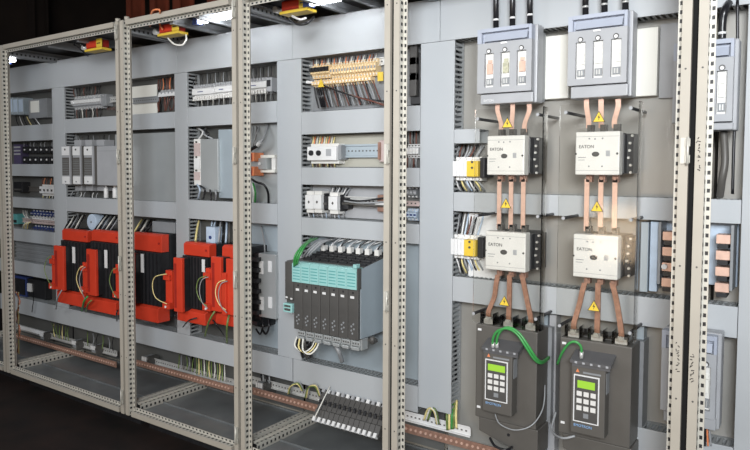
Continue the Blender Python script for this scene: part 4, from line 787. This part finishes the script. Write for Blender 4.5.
# ------------------------------------------------------------------ contactors
def contactor(label, px0, px1, yt, yb, txt=True):
    Yd = 2.25; x0, x1, z0, z1 = rect(px0, px1, yt, yb, Yd); w_, h = x1-x0, z1-z0
    T = Thing('power_contactor', label, 'contactor', ((x0+x1)/2, YB, z0), 'four big off-white contactors')
    T.part('front_cover', bx(x0, x1, Yd, Yd+.045, z0, z1), ['offwhite'], bev=.004)
    T.part('base', bx(x0+.006, x1+.004, Yd+.045, YB-.001, z0+.004, z1-.004), ['black'], bev=.004)
    T.part('groove', bx(x0+.001, x1-.001, Yd-.0005, Yd, z0+h*.10, z0+h*.106), ['mid']); T.part('groove', bx(x0+.001, x1-.001, Yd-.0005, Yd, z0+h*.885, z0+h*.892), ['mid'])
    n = 16; pts = [(x0+w_*.47+math.cos(a*2*math.pi/n)*w_*.085, Yd-.002, z0+h*.48+math.sin(a*2*math.pi/n)*w_*.058) for a in range(n)]
    T.part('position_indicator', MB().prism(pts, (0, .002, 0)), ['dark'], label='dark oval indicator')
    T.part('window', bx(x0+w_*.70, x0+w_*.79, Yd-.001, Yd, z0+h*.43, z0+h*.56), ['lgrey'])
    for dx, dz in ((.32, .84), (.62, .84), (.32, .20), (.62, .20), (.45, .83)): T.part('screw', MB().cyl((x0+w_*dx, Yd-.001, z0+h*dz), (x0+w_*dx, Yd+.001, z0+h*dz), .003, 8), ['mid'])
    T.part('screw', MB().cyl((x1-w_*.05, Yd-.001, z0+h*.49), (x1-w_*.05, Yd+.001, z0+h*.49), .004, 8), ['dark']); T.part('screw', MB().cyl((x0+w_*.015, Yd-.001, z0+h*.49), (x0+w_*.015, Yd+.001, z0+h*.49), .0035, 8), ['dark'])
    text('EATON', x0+w_*.08, Yd-.001, z0+h*.62, w_*.105, 'ink', T)
    T.part('rating_print', MB().box(x0+w_*.07, x0+w_*.25, Yd-.0006, Yd, z0+h*.40, z0+h*.415).box(x0+w_*.07, x0+w_*.22, Yd-.0006, Yd, z0+h*.34, z0+h*.352), ['mid'])
    # auxiliary contact block on the right side with screws
    ab = T.part('auxiliary_block', bx(x1+.005, x1+.026, Yd+.075, 2.39, z0+.006, z1-.006), ['black'])
    for k in range(6):
        zz = z0+h*(.06+.17*k); xq = x1+.010+.004*abs(k-2.5)+.003*(k % 2); T.part('clamp_screw', MB().cyl((xq, Yd+.066, zz), (xq, Yd+.075, zz), .0045, 8), ['steel'], ab)
    for zq in (z0-.012, z1+.012):
        for k in range(3):
            xx = x0+w_*(.34+.30*k)-.012; T.part('terminal_lug', MB().box(xx-.010, xx+.010, Yd+.035, Yd+.06, zq-.013, zq+.013).cyl((xx, Yd+.028, zq), (xx, Yd+.035, zq), .006, 8), ['copperd' if zq < z0 else 'dark2'])
    return x0, x1, z0, z1
contactor('big off-white contactor, upper one of the left pair', 487, 524.4, 135.5, 175)
contactor('big off-white contactor, lower one of the left pair', 485.2, 525.5, 232, 271)
contactor('big off-white contactor, upper one of the right pair', 575.3, 619.5, 131.5, 175)
contactor('big off-white contactor, lower one of the right pair', 573, 617.8, 235, 278.5)

# ------------------------------------------------------------------ copper bars
def bar(label, pts, wd, m, group, th=.004):
    """flat strip through pixel points (px,py,Y), width in metres along X"""
    P = spline([W(*p) for p in pts], 5); mb = MB(); n0 = 0
    for i, p in enumerate(P):
        a = Vector((wd/2, 0, 0)); b = Vector((0, th, 0)); mb.v += [p-a, p+a, p+a+b, p-a+b]
        if i:
            q = 4*(i-1)
            for k in range(4): mb.face((q+k, q+(k+1) % 4, q+4+(k+1) % 4, q+4+k))
    mb.face((3, 2, 1, 0)); q = 4*(len(P)-1); mb.face((q, q+1, q+2, q+3))
    return single('copper_bar', mb, [m], label, 'copper bar', group, bev=0)
PN = ['left bar', 'middle bar', 'right bar']
for k, (t, b) in enumerate(((497.5, 501), (512.5, 511.5), (529, 524.5))):
    bar('bare copper, %s between the left top fuse switch and its contactor' % PN[k], [(t, 104, 2.292), (t, 111, 2.288), (b, 124, 2.288), (b, 132, 2.29)], .017, 'copper', 'bars under the left fuse switch')
for k, a in enumerate((499, 510.8, 523)):
    bar('bare copper, %s between the two left contactors' % PN[k], [(a+.3, 179, 2.285), (a, 205, 2.285), (a-.3, 229, 2.285)], .0165, 'copper', 'bars between the left contactors')
for k, (t, m_, b, y) in enumerate(((497.5, 494, 488.5, 315), (509.3, 509, 508.5, 319), (521.5, 526, 530.5, 322))):
    bar('dull braided copper, %s from the lower left contactor down to its drive' % PN[k], [(t, 275, 2.285), (t+(m_-t)*.5, 285, 2.28), (m_, 297, 2.28), (b, y-4, 2.27), (b, y+2, 2.27)], .018, 'sleeve', 'bars above the left drive', .007)
for k, (t, b) in enumerate(((586.5, 588.5), (601, 601), (618, 614.5))):
    bar('bare copper, %s between the right top fuse switch and its contactor' % PN[k], [(t, 99, 2.292), (t, 107, 2.288), (b, 120, 2.288), (b, 128, 2.29)], .017, 'copper', 'bars under the right fuse switch')
for k, a in enumerate((586.5, 600.5, 614.5)):
    bar('bare copper, %s between the two right contactors' % PN[k], [(a+.5, 179, 2.285), (a, 205, 2.285), (a-.5, 231, 2.285)], .0165, 'copper', 'bars between the right contactors')
for k, (t, m_, b, y) in enumerate(((584.4, 579, 573.8, 327), (598, 597.5, 597, 331), (612, 617, 621, 335))):
    bar('dull braided copper, %s from the lower right contactor down to its drive' % PN[k], [(t, 283, 2.285), (t+(m_-t)*.5, 293, 2.28), (m_, 305, 2.28), (b, y-4, 2.27), (b, y+2, 2.27)], .018, 'sleeve', 'bars above the right drive', .007)

# ------------------------------------------------------------------ acrylic shields, rods, warning triangles
YSH = 2.20
def shield(label, px0, px1, yt, yb):
    x0, x1, z0, z1 = rect(px0, px1, yt, yb, YSH)
    T = Thing('acrylic_shield', label, 'protective shield', ((x0+x1)/2, YSH, z0), 'clear acrylic shields')
    T.part('sheet', bx(x0, x1, YSH, YSH+.003, z0, z1), ['acrylic'])
    T.part('side_flange', bx(x1, x1+.003, YSH, 2.245, z0, z1), ['acrylic'])
    return x0, x1, z0, z1
shield('clear acrylic sheet in front of the left pair of contactors', 474, 541, 108, 327)
shield('clear acrylic sheet in front of the right pair of contactors', 558, 636, 103, 338)
rods = [(478, 119), (538, 114.5), (477, 215.5), (538, 216.5), (473.8, 313.5), (536, 319), (566, 112.5), (631, 108), (563.5, 218), (631, 220), (559.8, 325.5), (630, 333)]
for k, (a, y) in enumerate(rods):
    p = W(a, y, YSH); side = 'left' if k < 6 else 'right'; row = ['upper', 'middle', 'lower'][(k % 6)//2]; lr = ['left', 'right'][k % 2]
    T = Thing('spacer_rod', 'black spacer rod, pale tip, %s %s corner of the %s acrylic sheet' % (row, lr, side) if row != 'middle' else 'black spacer rod, pale tip, halfway up the %s edge of the %s acrylic sheet' % (lr, side), 'spacer', p, 'black spacer rods')
    T.part('rod', MB().cyl((p.x, YSH+.003, p.z), (p.x, 2.355 if row == 'lower' and False else 2.40, p.z), .0055, 10), ['black']); T.part('cap', MB().cyl((p.x, YSH-.005, p.z), (p.x, YSH, p.z), .0055, 12), ['lgrey'], label='pale cap nut')
def triangle(label, px, py, s=.021):
    p = W(px, py, YSH); y = YSH-.0022
    T = Thing('warning_sign', label, 'warning sign', (p.x, y, p.z), 'yellow warning triangles')
    f = T.part('plate', MB().prism([(p.x-s, y+.0005, p.z-s*.8), (p.x+s, y+.0005, p.z-s*.8), (p.x, y+.0005, p.z+s*.95)], (0, .0014, 0)), ['ink'])
    T.part('face', MB().prism([(p.x-s*.86, y, p.z-s*.72), (p.x+s*.86, y, p.z-s*.72), (p.x, y, p.z+s*.80)], (0, .0005, 0)), ['yellow'])
    q = [(.08, .45), (-.20, -.12), (.0, -.08), (-.08, -.55), (.22, .05), (.02, .02)]
    T.part('flash_symbol', MB().prism([(p.x+a*s, y-.0006, p.z+b*s) for a, b in q], (0, .0006, 0)), ['ink'])
triangle('yellow lightning warning triangle below the left top fuse switch', 507.5, 123); triangle('yellow lightning warning triangle between the left contactors', 506, 203.5); triangle('yellow lightning warning triangle above the left drive', 504.5, 301)
triangle('yellow lightning warning triangle below the right top fuse switch', 599, 117); triangle('yellow lightning warning triangle between the right contactors', 597, 206.5); triangle('yellow lightning warning triangle above the right drive', 594, 311 if False else 306)

# ------------------------------------------------------------------ drives
def drive(label, who, px0, px1, yt, yb, kp, scr, hat, pan, lugs, txt):
    Yd = 2.24; x0, x1, z0, z1 = rect(px0, px1, yt, yb, Yd); w_ = x1-x0
    T = Thing('soft_starter', label, 'motor drive', ((x0+x1)/2, 2.41, z0-.05), 'two dark motor drives')
    T.part('housing', bx(x0, x1, Yd, 2.355, z0, z1), ['dark2'], bev=.004)
    T.part('heat_sink', bx(x0+.01, x1+.012, 2.356, 2.43, z0-.01, z1-.004), ['mid'])
    mb = MB()
    for k in range(5): xx = x0+w_*(.2+.15*k); mb.box(xx, xx+.012, 2.30, 2.35, z1, z1+.014)
    T.part('top_rib', mb, ['black'])
    T.part('lower_cover', MB().prism([(x0+.012, Yd+.01, z0-.003), (x1+.004, Yd+.01, z0-.003), (x1+.004, Yd+.01, z0-.105), (x1-.02, Yd+.01, z0-.115), (x0+w_*.6, Yd+.01, z0-.095), (x0+.012, Yd+.01, z0-.055)], (0, .11, 0)), ['dark2'], bev=.003)
    for dx, dz in ((.06, -.018), (.02, None)):
        zz = z1-.02 if dz else z0+.04; T.part('screw', bx(x0+w_*.06-(.006 if dz else .006), x0+w_*.06+.008, Yd-.002, Yd, zz-.004, zz+.004), ['white'])
    T.part('screw', MB().cyl((x0+w_*.55, Yd+.009, z0-.045), (x0+w_*.55, Yd+.011, z0-.045), .006, 10), ['black'])
    # control panel
    Yp = 2.19; a, b, c, d = rect(*pan, Yp)
    P = T.part('control_unit', bx(a, b, Yp, Yd, c, d), ['dark2'], bev=.004)
    h0, h1, hc, hd = rect(*hat, Yp-.012)
    T.part('cable_hood', MB().prism([(h0, Yp-.012, hc), (h0, Yp-.012, hc+.010), (h0, Yd, hd+.012), (h0, Yd, hd+.002), (h0, Yp, hc)], (h1-h0, 0, 0)).box(h0+.004, h1-.004, Yp-.004, Yp+.004, hc-.012, hc), ['dkgrey'])
    mb = MB()
    for k in range(5): xx = h0+(h1-h0)*(.12+.19*k); mb.box(xx, xx+.008, Yp-.0132, Yp-.012, hc+.001, hc+.008)
    T.part('hood_slot', mb, ['lgrey'])
    a1, b1, c1, d1 = rect(*kp, Yp-.003)
    fr = T.part('keypad', MB().box(a1, b1, Yp-.003, Yp, c1, d1), ['white'], P, 'white framed keypad'); t = .004
    T.part('keypad_face', bx(a1+t, b1-t, Yp-.004, Yp-.003, c1+t, d1-t), ['dark'], P)
    s0, s1, s2, s3 = rect(*scr, Yp-.004); T.part('display', bx(s0, s1, Yp-.0052, Yp-.004, s2, s3), ['lcd'], P, 'green lit display')
    kw, kh = (b1-a1-2*t), (s2-c1-t)
    for r_ in range(4):
        for q in range(3):
            if r_ == 3 and q != 1: continue
            xx = a1+t+kw*(.10+.30*q); zz = s2-kh*(.24+.215*r_)
            T.part('key', bx(xx, xx+kw*.22, Yp-.0055, Yp-.004, zz, zz+kh*.14), ['offwhite' if r_ < 3 else 'mid'], P)
    text('EMOTRON', a1+.002, Yp-.0012, c1-.017, .0125, 'inkblue', T)
    p = (a1+.012, d1+.010); T.part('warning_mark', MB().prism([(p[0]-.006, Yp-.001, p[1]-.002), (p[0]+.006, Yp-.001, p[1]-.002), (p[0], Yp-.001, p[1]+.010)], (0, .001, 0)), ['orange'])
    T.part('rating_label', bx(a1+.03, b1+.004, Yp-.0008, Yp, d1+.006, d1+.012), ['mid'])
    mb = bx(b+.0, b+.0012, Yp+.012, Yd-.006, d-.09, d-.02); T.part('side_vent', mb, ['mid'])
    for k, (lx, ly) in enumerate(lugs):
        q = W(lx, ly, 2.265); T.part('terminal_post', MB().box(q.x-.020, q.x+.020, 2.262, 2.30, q.z-.030, q.z-.004).box(q.x-.010, q.x+.010, 2.256, 2.262, q.z-.010, q.z+.006).cyl((q.x, 2.248, q.z-.001), (q.x, 2.256, q.z-.001), .009, 8), ['steel'], label='steel clamp bolt')
        cb = MB(); cb.box(q.x-.026, q.x+.026, 2.244, 2.246, q.z-.034, q.z+.022).box(q.x-.026, q.x-.024, 2.246, 2.30, q.z-.034, q.z+.022).box(q.x+.024, q.x+.026, 2.246, 2.30, q.z-.034, q.z+.022); T.part('terminal_shroud', cb, ['acrylic'], label='clear terminal shroud')
    return T
drive('dark motor drive with keypad, left of the two under the contactors', 'left', 475.5, 536.7, 328, 423.5, (485, 507.5, 360.5, 401.5), (488, 505, 365, 371.5), (481.5, 518, 347, 352.5), (482.5, 512, 352.5, 414), [(489, 318), (508.8, 321), (531, 324)], '')
drive('dark motor drive with keypad, right of the two under the contactors', 'right', 559, 631, 342, 441, (573.3, 599, 376, 423.5), (577.5, 595, 381.5, 389), (570, 611, 359.5, 366), (570.5, 605, 366, 436), [(574, 331), (597.3, 334.5), (621.5, 338)], '')
for k, o_ in enumerate((0, 4)):
    wire([(493+o_, 347, 2.19), (493+o_, 339, 2.185), (497+o_, 331.5-k, 2.18), (507+o_*.4, 328.5-k, 2.175), (517+o_*.4, 334-k*1.2, 2.175), (526+o_*.5, 347-k*1.5, 2.18), (535+o_*.3, 360-k*2, 2.20), (542, 363-k*1.5, 2.24), (549, 358-k, 2.33)], .0048, 'green', ['green data cable, outer one, arching from the left drive keypad', 'green data cable, inner one, arching from the left drive keypad'][k], 'green data cables of the left drive', 'data_cable', 'cable', 8)
    p = W(493+o_, 344, 2.19); single('cable_plug', MB().cyl((p.x, 2.19, p.z-.014), (p.x, 2.19, p.z+.006), .0065, 10), ['steel'], ['steel plug of the outer green cable on the left drive', 'steel plug of the inner green cable on the left drive'][k], 'plug', 'steel plugs on the left drive')
wire([(581.5, 356, 2.19), (581, 347, 2.185), (576, 342, 2.18), (569, 343.5, 2.18), (562, 353, 2.19), (557.5, 364, 2.23)], .0045, 'green', 'single green data cable arching from the right drive keypad', None, 'data_cable', 'cable', 8)
p = W(581.5, 354, 2.19); single('cable_plug', MB().cyl((p.x, 2.19, p.z-.014), (p.x, 2.19, p.z+.008), .0065, 10), ['steel'], 'steel plug of the single green cable on the right drive', 'plug')
wire([(495, 414, 2.20), (500, 424, 2.18), (515, 430, 2.17), (532, 425, 2.19), (543, 408, 2.24), (545, 385, 2.30)], .0024, 'wgrey', 'thin grey cable looping below the left drive control panel')
wire([(556, 412, 2.30), (552, 430, 2.24), (562, 438, 2.18), (575, 436, 2.19)], .0042, 'wgrey', 'thick grey cable looping at the lower left of the right drive')
wire([(490, 438, 2.22), (495, 446, 2.19), (506, 450, 2.19), (512, 447, 2.22)], .005, 'rubber', 'black cable looping under the left drive')
single('partition_strip', bx(XP(540, 2.40, 380), XP(547.5, 2.40, 380), 2.39, 2.43, .16, SZ(.131, 2.40, 545)), ['bluegrey'], 'narrow blue grey upright strip right of the left drive', 'strip', 'upright strips between the drives')
single('partition_strip', bx(XP(549, 2.39, 380), XP(556, 2.39, 380), 2.385, 2.43, .16, SZ(.131, 2.39, 552)), ['lgrey'], 'narrow light grey upright strip left of the right drive', 'strip', 'upright strips between the drives')
single('partition_strip', bx(XP(634, 2.39, 380), XP(643, 2.39, 380), 2.385, 2.43, .16, SZ(.131, 2.39, 638)), ['bluegrey'], 'narrow blue grey upright strip right of the right drive', 'strip', 'upright strips between the drives')

# ------------------------------------------------------------------ third column: partly hidden contactor frames
T, x0, x1, z0, z1 = dev('open_contactor', 'open contactor frame with copper and black blocks behind the beige posts at the right', 'contactor', 661, 731, 224, 288, 2.32)
T.part('back_plate', bx(x0-.02, x1+.01, 2.42, 2.435, z0, z1), ['wblue'])
for a in (0, 1):
    xa = x0 if a == 0 else x1-.045
    for k in range(4):
        zz = z1-.03-(z1-z0)*.25*k
        T.part('copper_block', bx(xa, xa+.04, 2.34, 2.40, zz-.030, zz-.002), ['copper'], label='copper block'); T.part('insulator', bx(xa+.005, xa+.035, 2.33, 2.40, zz-.045, zz-.031), ['black'])
    T.part('side_frame', bx(xa+(.042 if a else -.012), xa+(.05 if a else -.004), 2.33, 2.42, z0, z1), ['mid'])
T.part('bolt', MB().cyl((x0+.01, 2.32, z0+.06), (x0+.01, 2.33, z0+.06), .009, 10), ['white'])
for k, (a, b) in enumerate(((640, 648), (649, 657))):
    x0, x1, z0, z1 = rect(a, b, 222, 292, 2.36); single('insulating_strip', bx(x0, x1, 2.36+.01*k, 2.40, z0, z1), ['bluegrey', 'wblue'][k:k+1], ['bluish upright strip right of the lower right contactor', 'paler bluish upright strip left of the open contactor frame'][k], 'strip', bev=.002)

# ------------------------------------------------------------------ bottom: rails, earth bar, terminals
def zbar(px, py, Y): return W(px, py, Y).z
YE = 2.33
def earthbar(px0, px1, y0, y1, label):
    x0, x1 = XP(px0, YE, y0), XP(px1, YE, y1); z = (W(px0, y0, YE).z+W(px1, y1, YE).z)/2
    T = Thing('earth_bar', label, 'copper bar', ((x0+x1)/2, YE, z-.012), 'copper earth bars')
    T.part('bar', bx(x0, x1, YE, YE+.006, z-.018, z+.018), ['copperd'], bev=.001)
    n = int((x1-x0)/.024); st = MB()
    for i in range(n):
        xx = x0+.012+i*.024; st.cyl((xx, YE-.005, z+.002), (xx, YE, z+.002), .0055, 8)
    T.part('screw', st, ['copper'], kind='stuff')
    return z
zE = []
zE.append(earthbar(14, 116, 338.5, 361, 'long copper earth bar with screws at the bottom of the far left bay'))
zE.append(earthbar(134, 233, 364, 387.5, 'long copper earth bar with screws at the bottom of the second bay'))
zE.append(earthbar(247, 384, 391, 425, 'long copper earth bar with screws at the bottom of the third bay'))
zE.append(earthbar(404, 520, 430, 457, 'copper earth bar at the bottom of the fourth bay'))
din_rail(16, 116, 340, 2.38, .04, 'pale perforated mounting rail at the bottom of the far left bay', 'steel')
din_rail(146, 233, 371, 2.38, .04, 'pale perforated mounting rail at the bottom of the second bay', 'steel')
din_rail(248, 384, 396.5, 2.38, .04, 'pale perforated mounting rail at the bottom of the third bay', 'steel')
din_rail(404, 470, 424, 2.36, .045, 'white perforated mounting rail at the bottom of the fourth bay', 'white')
# small terminal stacks with white tops on bottom rail
def stack(px, py, who, n=3):
    p = W(px, py, 2.36)
    for k in range(n):
        mb = MB().box(p.x+k*.016, p.x+k*.016+.013, 2.35, 2.41, p.z-.03, p.z+.012).box(p.x+k*.016+.001, p.x+k*.016+.012, 2.343, 2.35, p.z-.010, p.z+.014, 1)
        single('earth_terminal', mb, ['mid', 'white'], 'terminal with white face in the small stack %s' % who, 'terminal', 'small stack '+who)
    q = W(px, py, 2.36); mb = MB().box(p.x+n*.016+.002, p.x+n*.016+.022, 2.345, 2.41, p.z-.04, p.z+.02).cyl((p.x+n*.016+.012, 2.338, p.z), (p.x+n*.016+.012, 2.345, p.z), .006, 8)
    single('end_clamp', mb, ['dark'], 'dark end clamp beside the small stack %s' % who, 'clamp')
stack(42, 334, 'below the leftmost reactor'); stack(74, 342, 'left of the second tall post'); stack(93, 347, 'next to the second tall post'); stack(144, 358, 'at the left of the second bay'); stack(258, 384, 'at the left of the third bay')
single('marker_strip', bx(XP(20, 2.35, 328), XP(43, 2.35, 328), 2.35, 2.36, W(31, 332, 2.35).z, W(31, 328.5, 2.35).z), ['white'], 'white marker strip under the bottom left duct beside the leftmost post', 'marker strip')
# green yellow earth wires
wires(7, (50, 322, 70, 327, 2.40), (52, 336, 70, 341, 2.34), .0026, ['greend', 'pyellow', 'greend'], 'short earth wire under the leftmost reactor', 'earth wires of the far left bay', 2)
wires(6, (85, 331, 116, 338, 2.40), (85, 345, 116, 352, 2.36), .0026, ['greend', 'wgrey', 'rubber'], 'short wire left of the second tall post at the bottom', 'bottom wires left of the second post', 2)
wires(7, (178, 354, 195, 358, 2.40), (178, 368, 194, 372, 2.36), .0026, ['greend', 'wgrey', 'dark2'], 'short wire at the bottom middle of the second bay', 'bottom wires in the middle of the second bay', 1.5)
wires(12, (195, 356, 226, 364, 2.40), (196, 374, 226, 382, 2.35), .003, ['greend', 'pyellow', 'greend', 'cream'], 'green yellow earth wire at the bottom right of the second bay', 'earth wires of the second bay', 1.2)
wires(4, (260, 370, 270, 373, 2.40), (261, 380, 270, 384, 2.37), .004, ['rubber', 'wgrey'], 'dark wire above the small stack of the third bay', 'wires above the stack of the third bay', .8)
for k in range(3): wire([(288+k*1.5, 394, 2.36), (290+k, 387-k, 2.33), (297+k, 384-k, 2.33), (302+k, 391, 2.36)], .0032, ['pyellow', 'greend', 'wgrey'][k], 'looping earth wire low in the third bay, left loop, %s strand' % ['first', 'second', 'third'][k], 'left loop of the third bay')
for k in range(3): wire([(305+k*1.5, 398, 2.36), (308+k, 388-k, 2.33), (315+k, 387-k, 2.33), (319+k, 396, 2.36)], .0032, ['greend', 'pyellow', 'wgrey'][k], 'looping earth wire low in the third bay, right loop, %s strand' % ['first', 'second', 'third'][k], 'right loop of the third bay')
for k in range(3): wire([(424+k*2, 420, 2.33), (428+k*2, 409, 2.31), (434+k, 411, 2.31), (437+k, 424, 2.34)], .004, ['pyellow', 'cream', 'greend'][k], '%s wire looping below the widest vertical duct' % ['pale yellow', 'cream', 'green yellow'][k], 'loops below the widest duct')
wires(5, (446, 404, 458, 400, 2.40), (446, 430, 457, 428, 2.36), .005, ['greend', 'pyellow', 'green'], 'green yellow earth wire at the foot of the widest vertical duct', 'earth wires at the foot of the widest duct', 1)
for k in range(4): wire([(704+k*1.2, 412+k*4, 2.33), (703+k*2, 428, 2.30), (702+k*3, 446, 2.30)], .003, ['wbrown', 'rubber', 'orange', 'wgrey'][k], ['brown', 'black', 'orange', 'grey'][k]+' wire hanging under the white fuse switch at the bottom right', 'wires under the bottom right fuse switch')

# tilted fuse terminal strip in third bay
def ft():
    n = 13; A0 = W(325, 388, 2.36); Xa, Xb = XP(327, 2.36, 390), XP(392, 2.36, 405); zt = A0.z; B0 = W(318, 424, 2.20)
    for i in range(n):
        xa = Xa+(Xb-Xa)*i/n; xb = xa+(Xb-Xa)/n*.9
        yt, ytz = 2.33, W(327, 392, 2.33).z; yl = 2.255; zl = W(317, 420, yl).z
        T = Thing('fuse_terminal', 'charcoal fuse terminal with white clips in the tilted row beside the fourth post', 'fuse terminal', (xa, yt, zl), 'tilted row of fuse terminals')
        t = Vector((0, yl-yt, zl-ytz)); nn = Vector((0, -t.z, t.y)).normalized()
        if nn.z < 0: nn = -nn
        p0 = Vector((xa, yt, ytz)); th = .03
        def pp(f, h): return p0+t*f+nn*h
        T.part('body', MB().prism([pp(0, -th), pp(0, 0), pp(.35, .004), pp(.38, -.003), pp(.62, -.003), pp(.65, .004), pp(1, 0), pp(1, -th)], (xb-xa, 0, 0)), ['dark'])
        wv = Vector((1, 0, 0)); xm = (xb-xa)
        mb = MB(); mb.prism([pp(.30, .0055)+wv*xm*.25, pp(.46, .0)+wv*xm*.25, pp(.46, .006)+wv*xm*.25, pp(.36, .010)+wv*xm*.25], (xm*.45, 0, 0)); T.part('fuse_lever', mb, ['black'])
        mb = MB(); mb.prism([pp(.05, .0), pp(.05, .009), pp(-.08, .009), pp(-.08, .0)], (xm*.6, 0, 0)); T.part('clip', mb, ['white'] if i % 2 else ['lgrey'])
        mb = MB(); mb.prism([pp(.90, .0)+wv*xm*.15, pp(.90, .008)+wv*xm*.15, pp(1.06, .008)+wv*xm*.15, pp(1.06, -.014)+wv*xm*.15, pp(1.0, -.014)+wv*xm*.15, pp(1.0, 0)+wv*xm*.15], (xm*.6, 0, 0)); T.part('clip', mb, ['white'])
    e = MB().tube([W(315, 417, 2.24), W(330, 386, 2.33)], .003, 6); single('tie_rod', e, ['cream'], 'thin pale rod at the left edge of the tilted fuse terminal row', 'rod')
ft()

# ------------------------------------------------------------------ top of bays: interlock switches, lamps, struts, cables
def lamp(label, px0, px1, y0, y1, Y, r=.014):
    a, b = W(px0, y0, Y), W(px1, y1, Y); z = min(Z1-.022, (a.z+b.z)/2); a.z = b.z = z
    T = Thing('enclosure_lamp', label, 'lamp', ((a.x+b.x)/2, Y, z-.02), 'enclosure strip lamps')
    T.part('tube', MB().cyl(a, b, r, 14), ['led'], label='glowing white tube')
    T.part('housing', bx(a.x-.03, b.x+.02, Y-.02, Y+.02, z+.0145, z+.021), ['lgrey'])
    T.part('end_cap', bx(a.x-.035, a.x-.001, Y-.018, Y+.018, z-.018, z+.014), ['blue'])
lamp('glowing white strip lamp under the roof of the second bay', 200, 234, 20, 12, 2.16)
lamp('glowing white strip lamp under the roof of the third bay', 312, 340, 3, -3, 2.16)
lamp('short glowing white lamp under the roof at the leftmost post', 9, 14, 61, 60, 2.12, .011)
def switch(label, px, py, Y, rot=False):
    p = W(px, py, Y)
    T = Thing('interlock_switch', label, 'switch', p, 'yellow and red interlock switches')
    T.part('body', bx(p.x-.085, p.x+.055, Y, Y+.05, p.z-.022, p.z+.022), ['darkred'], bev=.003); T.part('face', bx(p.x-.080, p.x+.020, Y-.003, Y, p.z-.015, p.z+.016), ['red'], bev=.001)
    T.part('guard', MB().box(p.x-.09, p.x+.07, Y-.008, Y+.055, p.z-.036, p.z-.023).box(p.x+.022, p.x+.070, Y-.008, Y-.001, p.z-.022, p.z+.024), ['yellow'], label='yellow guard', bev=.002)
    T.part('label_plate', bx(p.x+.03, p.x+.062, Y-.009, Y-.008, p.z-.004, p.z+.002), ['ink'])
    T.part('lever', MB().box(p.x-.13, p.x-.09, Y+.01, Y+.03, p.z-.02, p.z-.008).cyl((p.x-.13, Y+.005, p.z-.005), (p.x-.13, Y+.03, p.z-.005), .014, 12), ['steel'])
switch('yellow guarded red interlock switch under the roof of the far left bay', 95, 44, 2.12)
switch('yellow guarded red interlock switch under the roof of the second bay', 170, 27.5, 2.12)
switch('yellow guarded red interlock switch under the roof of the third bay', 296, 4, 2.16)
wire([(150, 26, 2.09), (152, 12, 1.99), (158, 9.5, 1.98), (160, 12, 1.99), (159, 22, 2.09), (163, 30, 2.11)], .0045, 'orange', 'orange cable looped over the top rail of the second bay', None, 'control_cable', 'cable')
wire([(168, 38, 2.10), (174, 44, 2.08), (182, 45, 2.08), (186, 40, 2.10), (186, 35, 2.13)], .0045, 'cream', 'cream cable hanging in a loop under the yellow switch of the second bay', None, 'control_cable', 'cable')
wire([(292, 16, 2.14), (300, 19.5, 2.12), (306, 18, 2.14)], .005, 'white', 'white cable looped under the yellow switch of the third bay', None, 'control_cable', 'cable')
wire([(290, 18, 2.15), (297, 24, 2.13), (307, 23, 2.15), (314, 17, 2.2)], .006, 'rubber', 'black cable looped under the yellow switch of the third bay', None, 'control_cable', 'cable')
wire([(84, 46, 2.12), (78, 42, 2.13), (74, 44, 2.14), (80, 49, 2.13), (88, 56, 2.2)], .004, 'rubber', 'black cable beside the yellow switch of the far left bay', None, 'control_cable', 'cable')
for b, nm in ((0, BAYN[0]), (1, BAYN[1]), (2, BAYN[2])):
    xl, xr = BND[b]+.07, BND[b+1]-.07
    for k, f in enumerate((.35, .62)):
        x = xl+(xr-xl)*f
        single('roof_strut', MB().box(x, x+.03, YF+.06, YR-.06, Z1-.030, Z1-.004).box(x+.004, x+.026, YF+.06, YR-.06, Z1-.045, Z1-.030), ['mid'], 'dark strut under the roof of the %s, %s one' % (nm, ['left', 'right'][k]), 'strut', 'struts under the roofs')
# eye-bolt-like caps on the top rail near posts
for k, (px, py) in enumerate(((118, 20), (127, 17.5))):
    p = W(px, py, 2.03); single('roof_bolt', MB().cyl((p.x, 2.03, Z1+.005), (p.x, 2.03, Z1+.022), .013, 12), ['beige'], ['roof bolt above the right end of the far left bay', 'roof bolt above the left end of the second bay'][k], 'bolt', 'roof bolts')

# handwritten marks on the posts at the right
def scribble(label, px, y0, y1, Y, seed):
    rnd = random.Random(seed); mb = MB(); y = y0
    while y < y1:
        a = [W(px+rnd.uniform(-2.2, 2.2), y+rnd.uniform(0, 3), Y) for _ in range(3)]
        mb.tube(a, .0011, 4); y += 3.2
    single('pen_mark', mb, ['ink'], label, 'writing')
scribble('black marker writing on the pale post right of the dark joint, upper one', 698.5, 137, 170, YF-.0012, 3)
scribble('black marker writing low on the post left of the dark joint', 677.5, 342, 372, YF-.0012, 4)
scribble('black marker writing low on the post right of the dark joint', 692, 352, 382, YF-.0012, 5)

mb = MB(); ks = sorted(SMALL)
for i, k in enumerate(ks):
    mb.cm = i
    for r, pts in SMALL[k]: mb.tube(spline([W(*p) for p in pts], 4), r*.72, 5)
single('connecting_wires', mb, ks, 'mass of small thin wires above and below the devices in the upper left openings', 'wires', None, 'stuff')
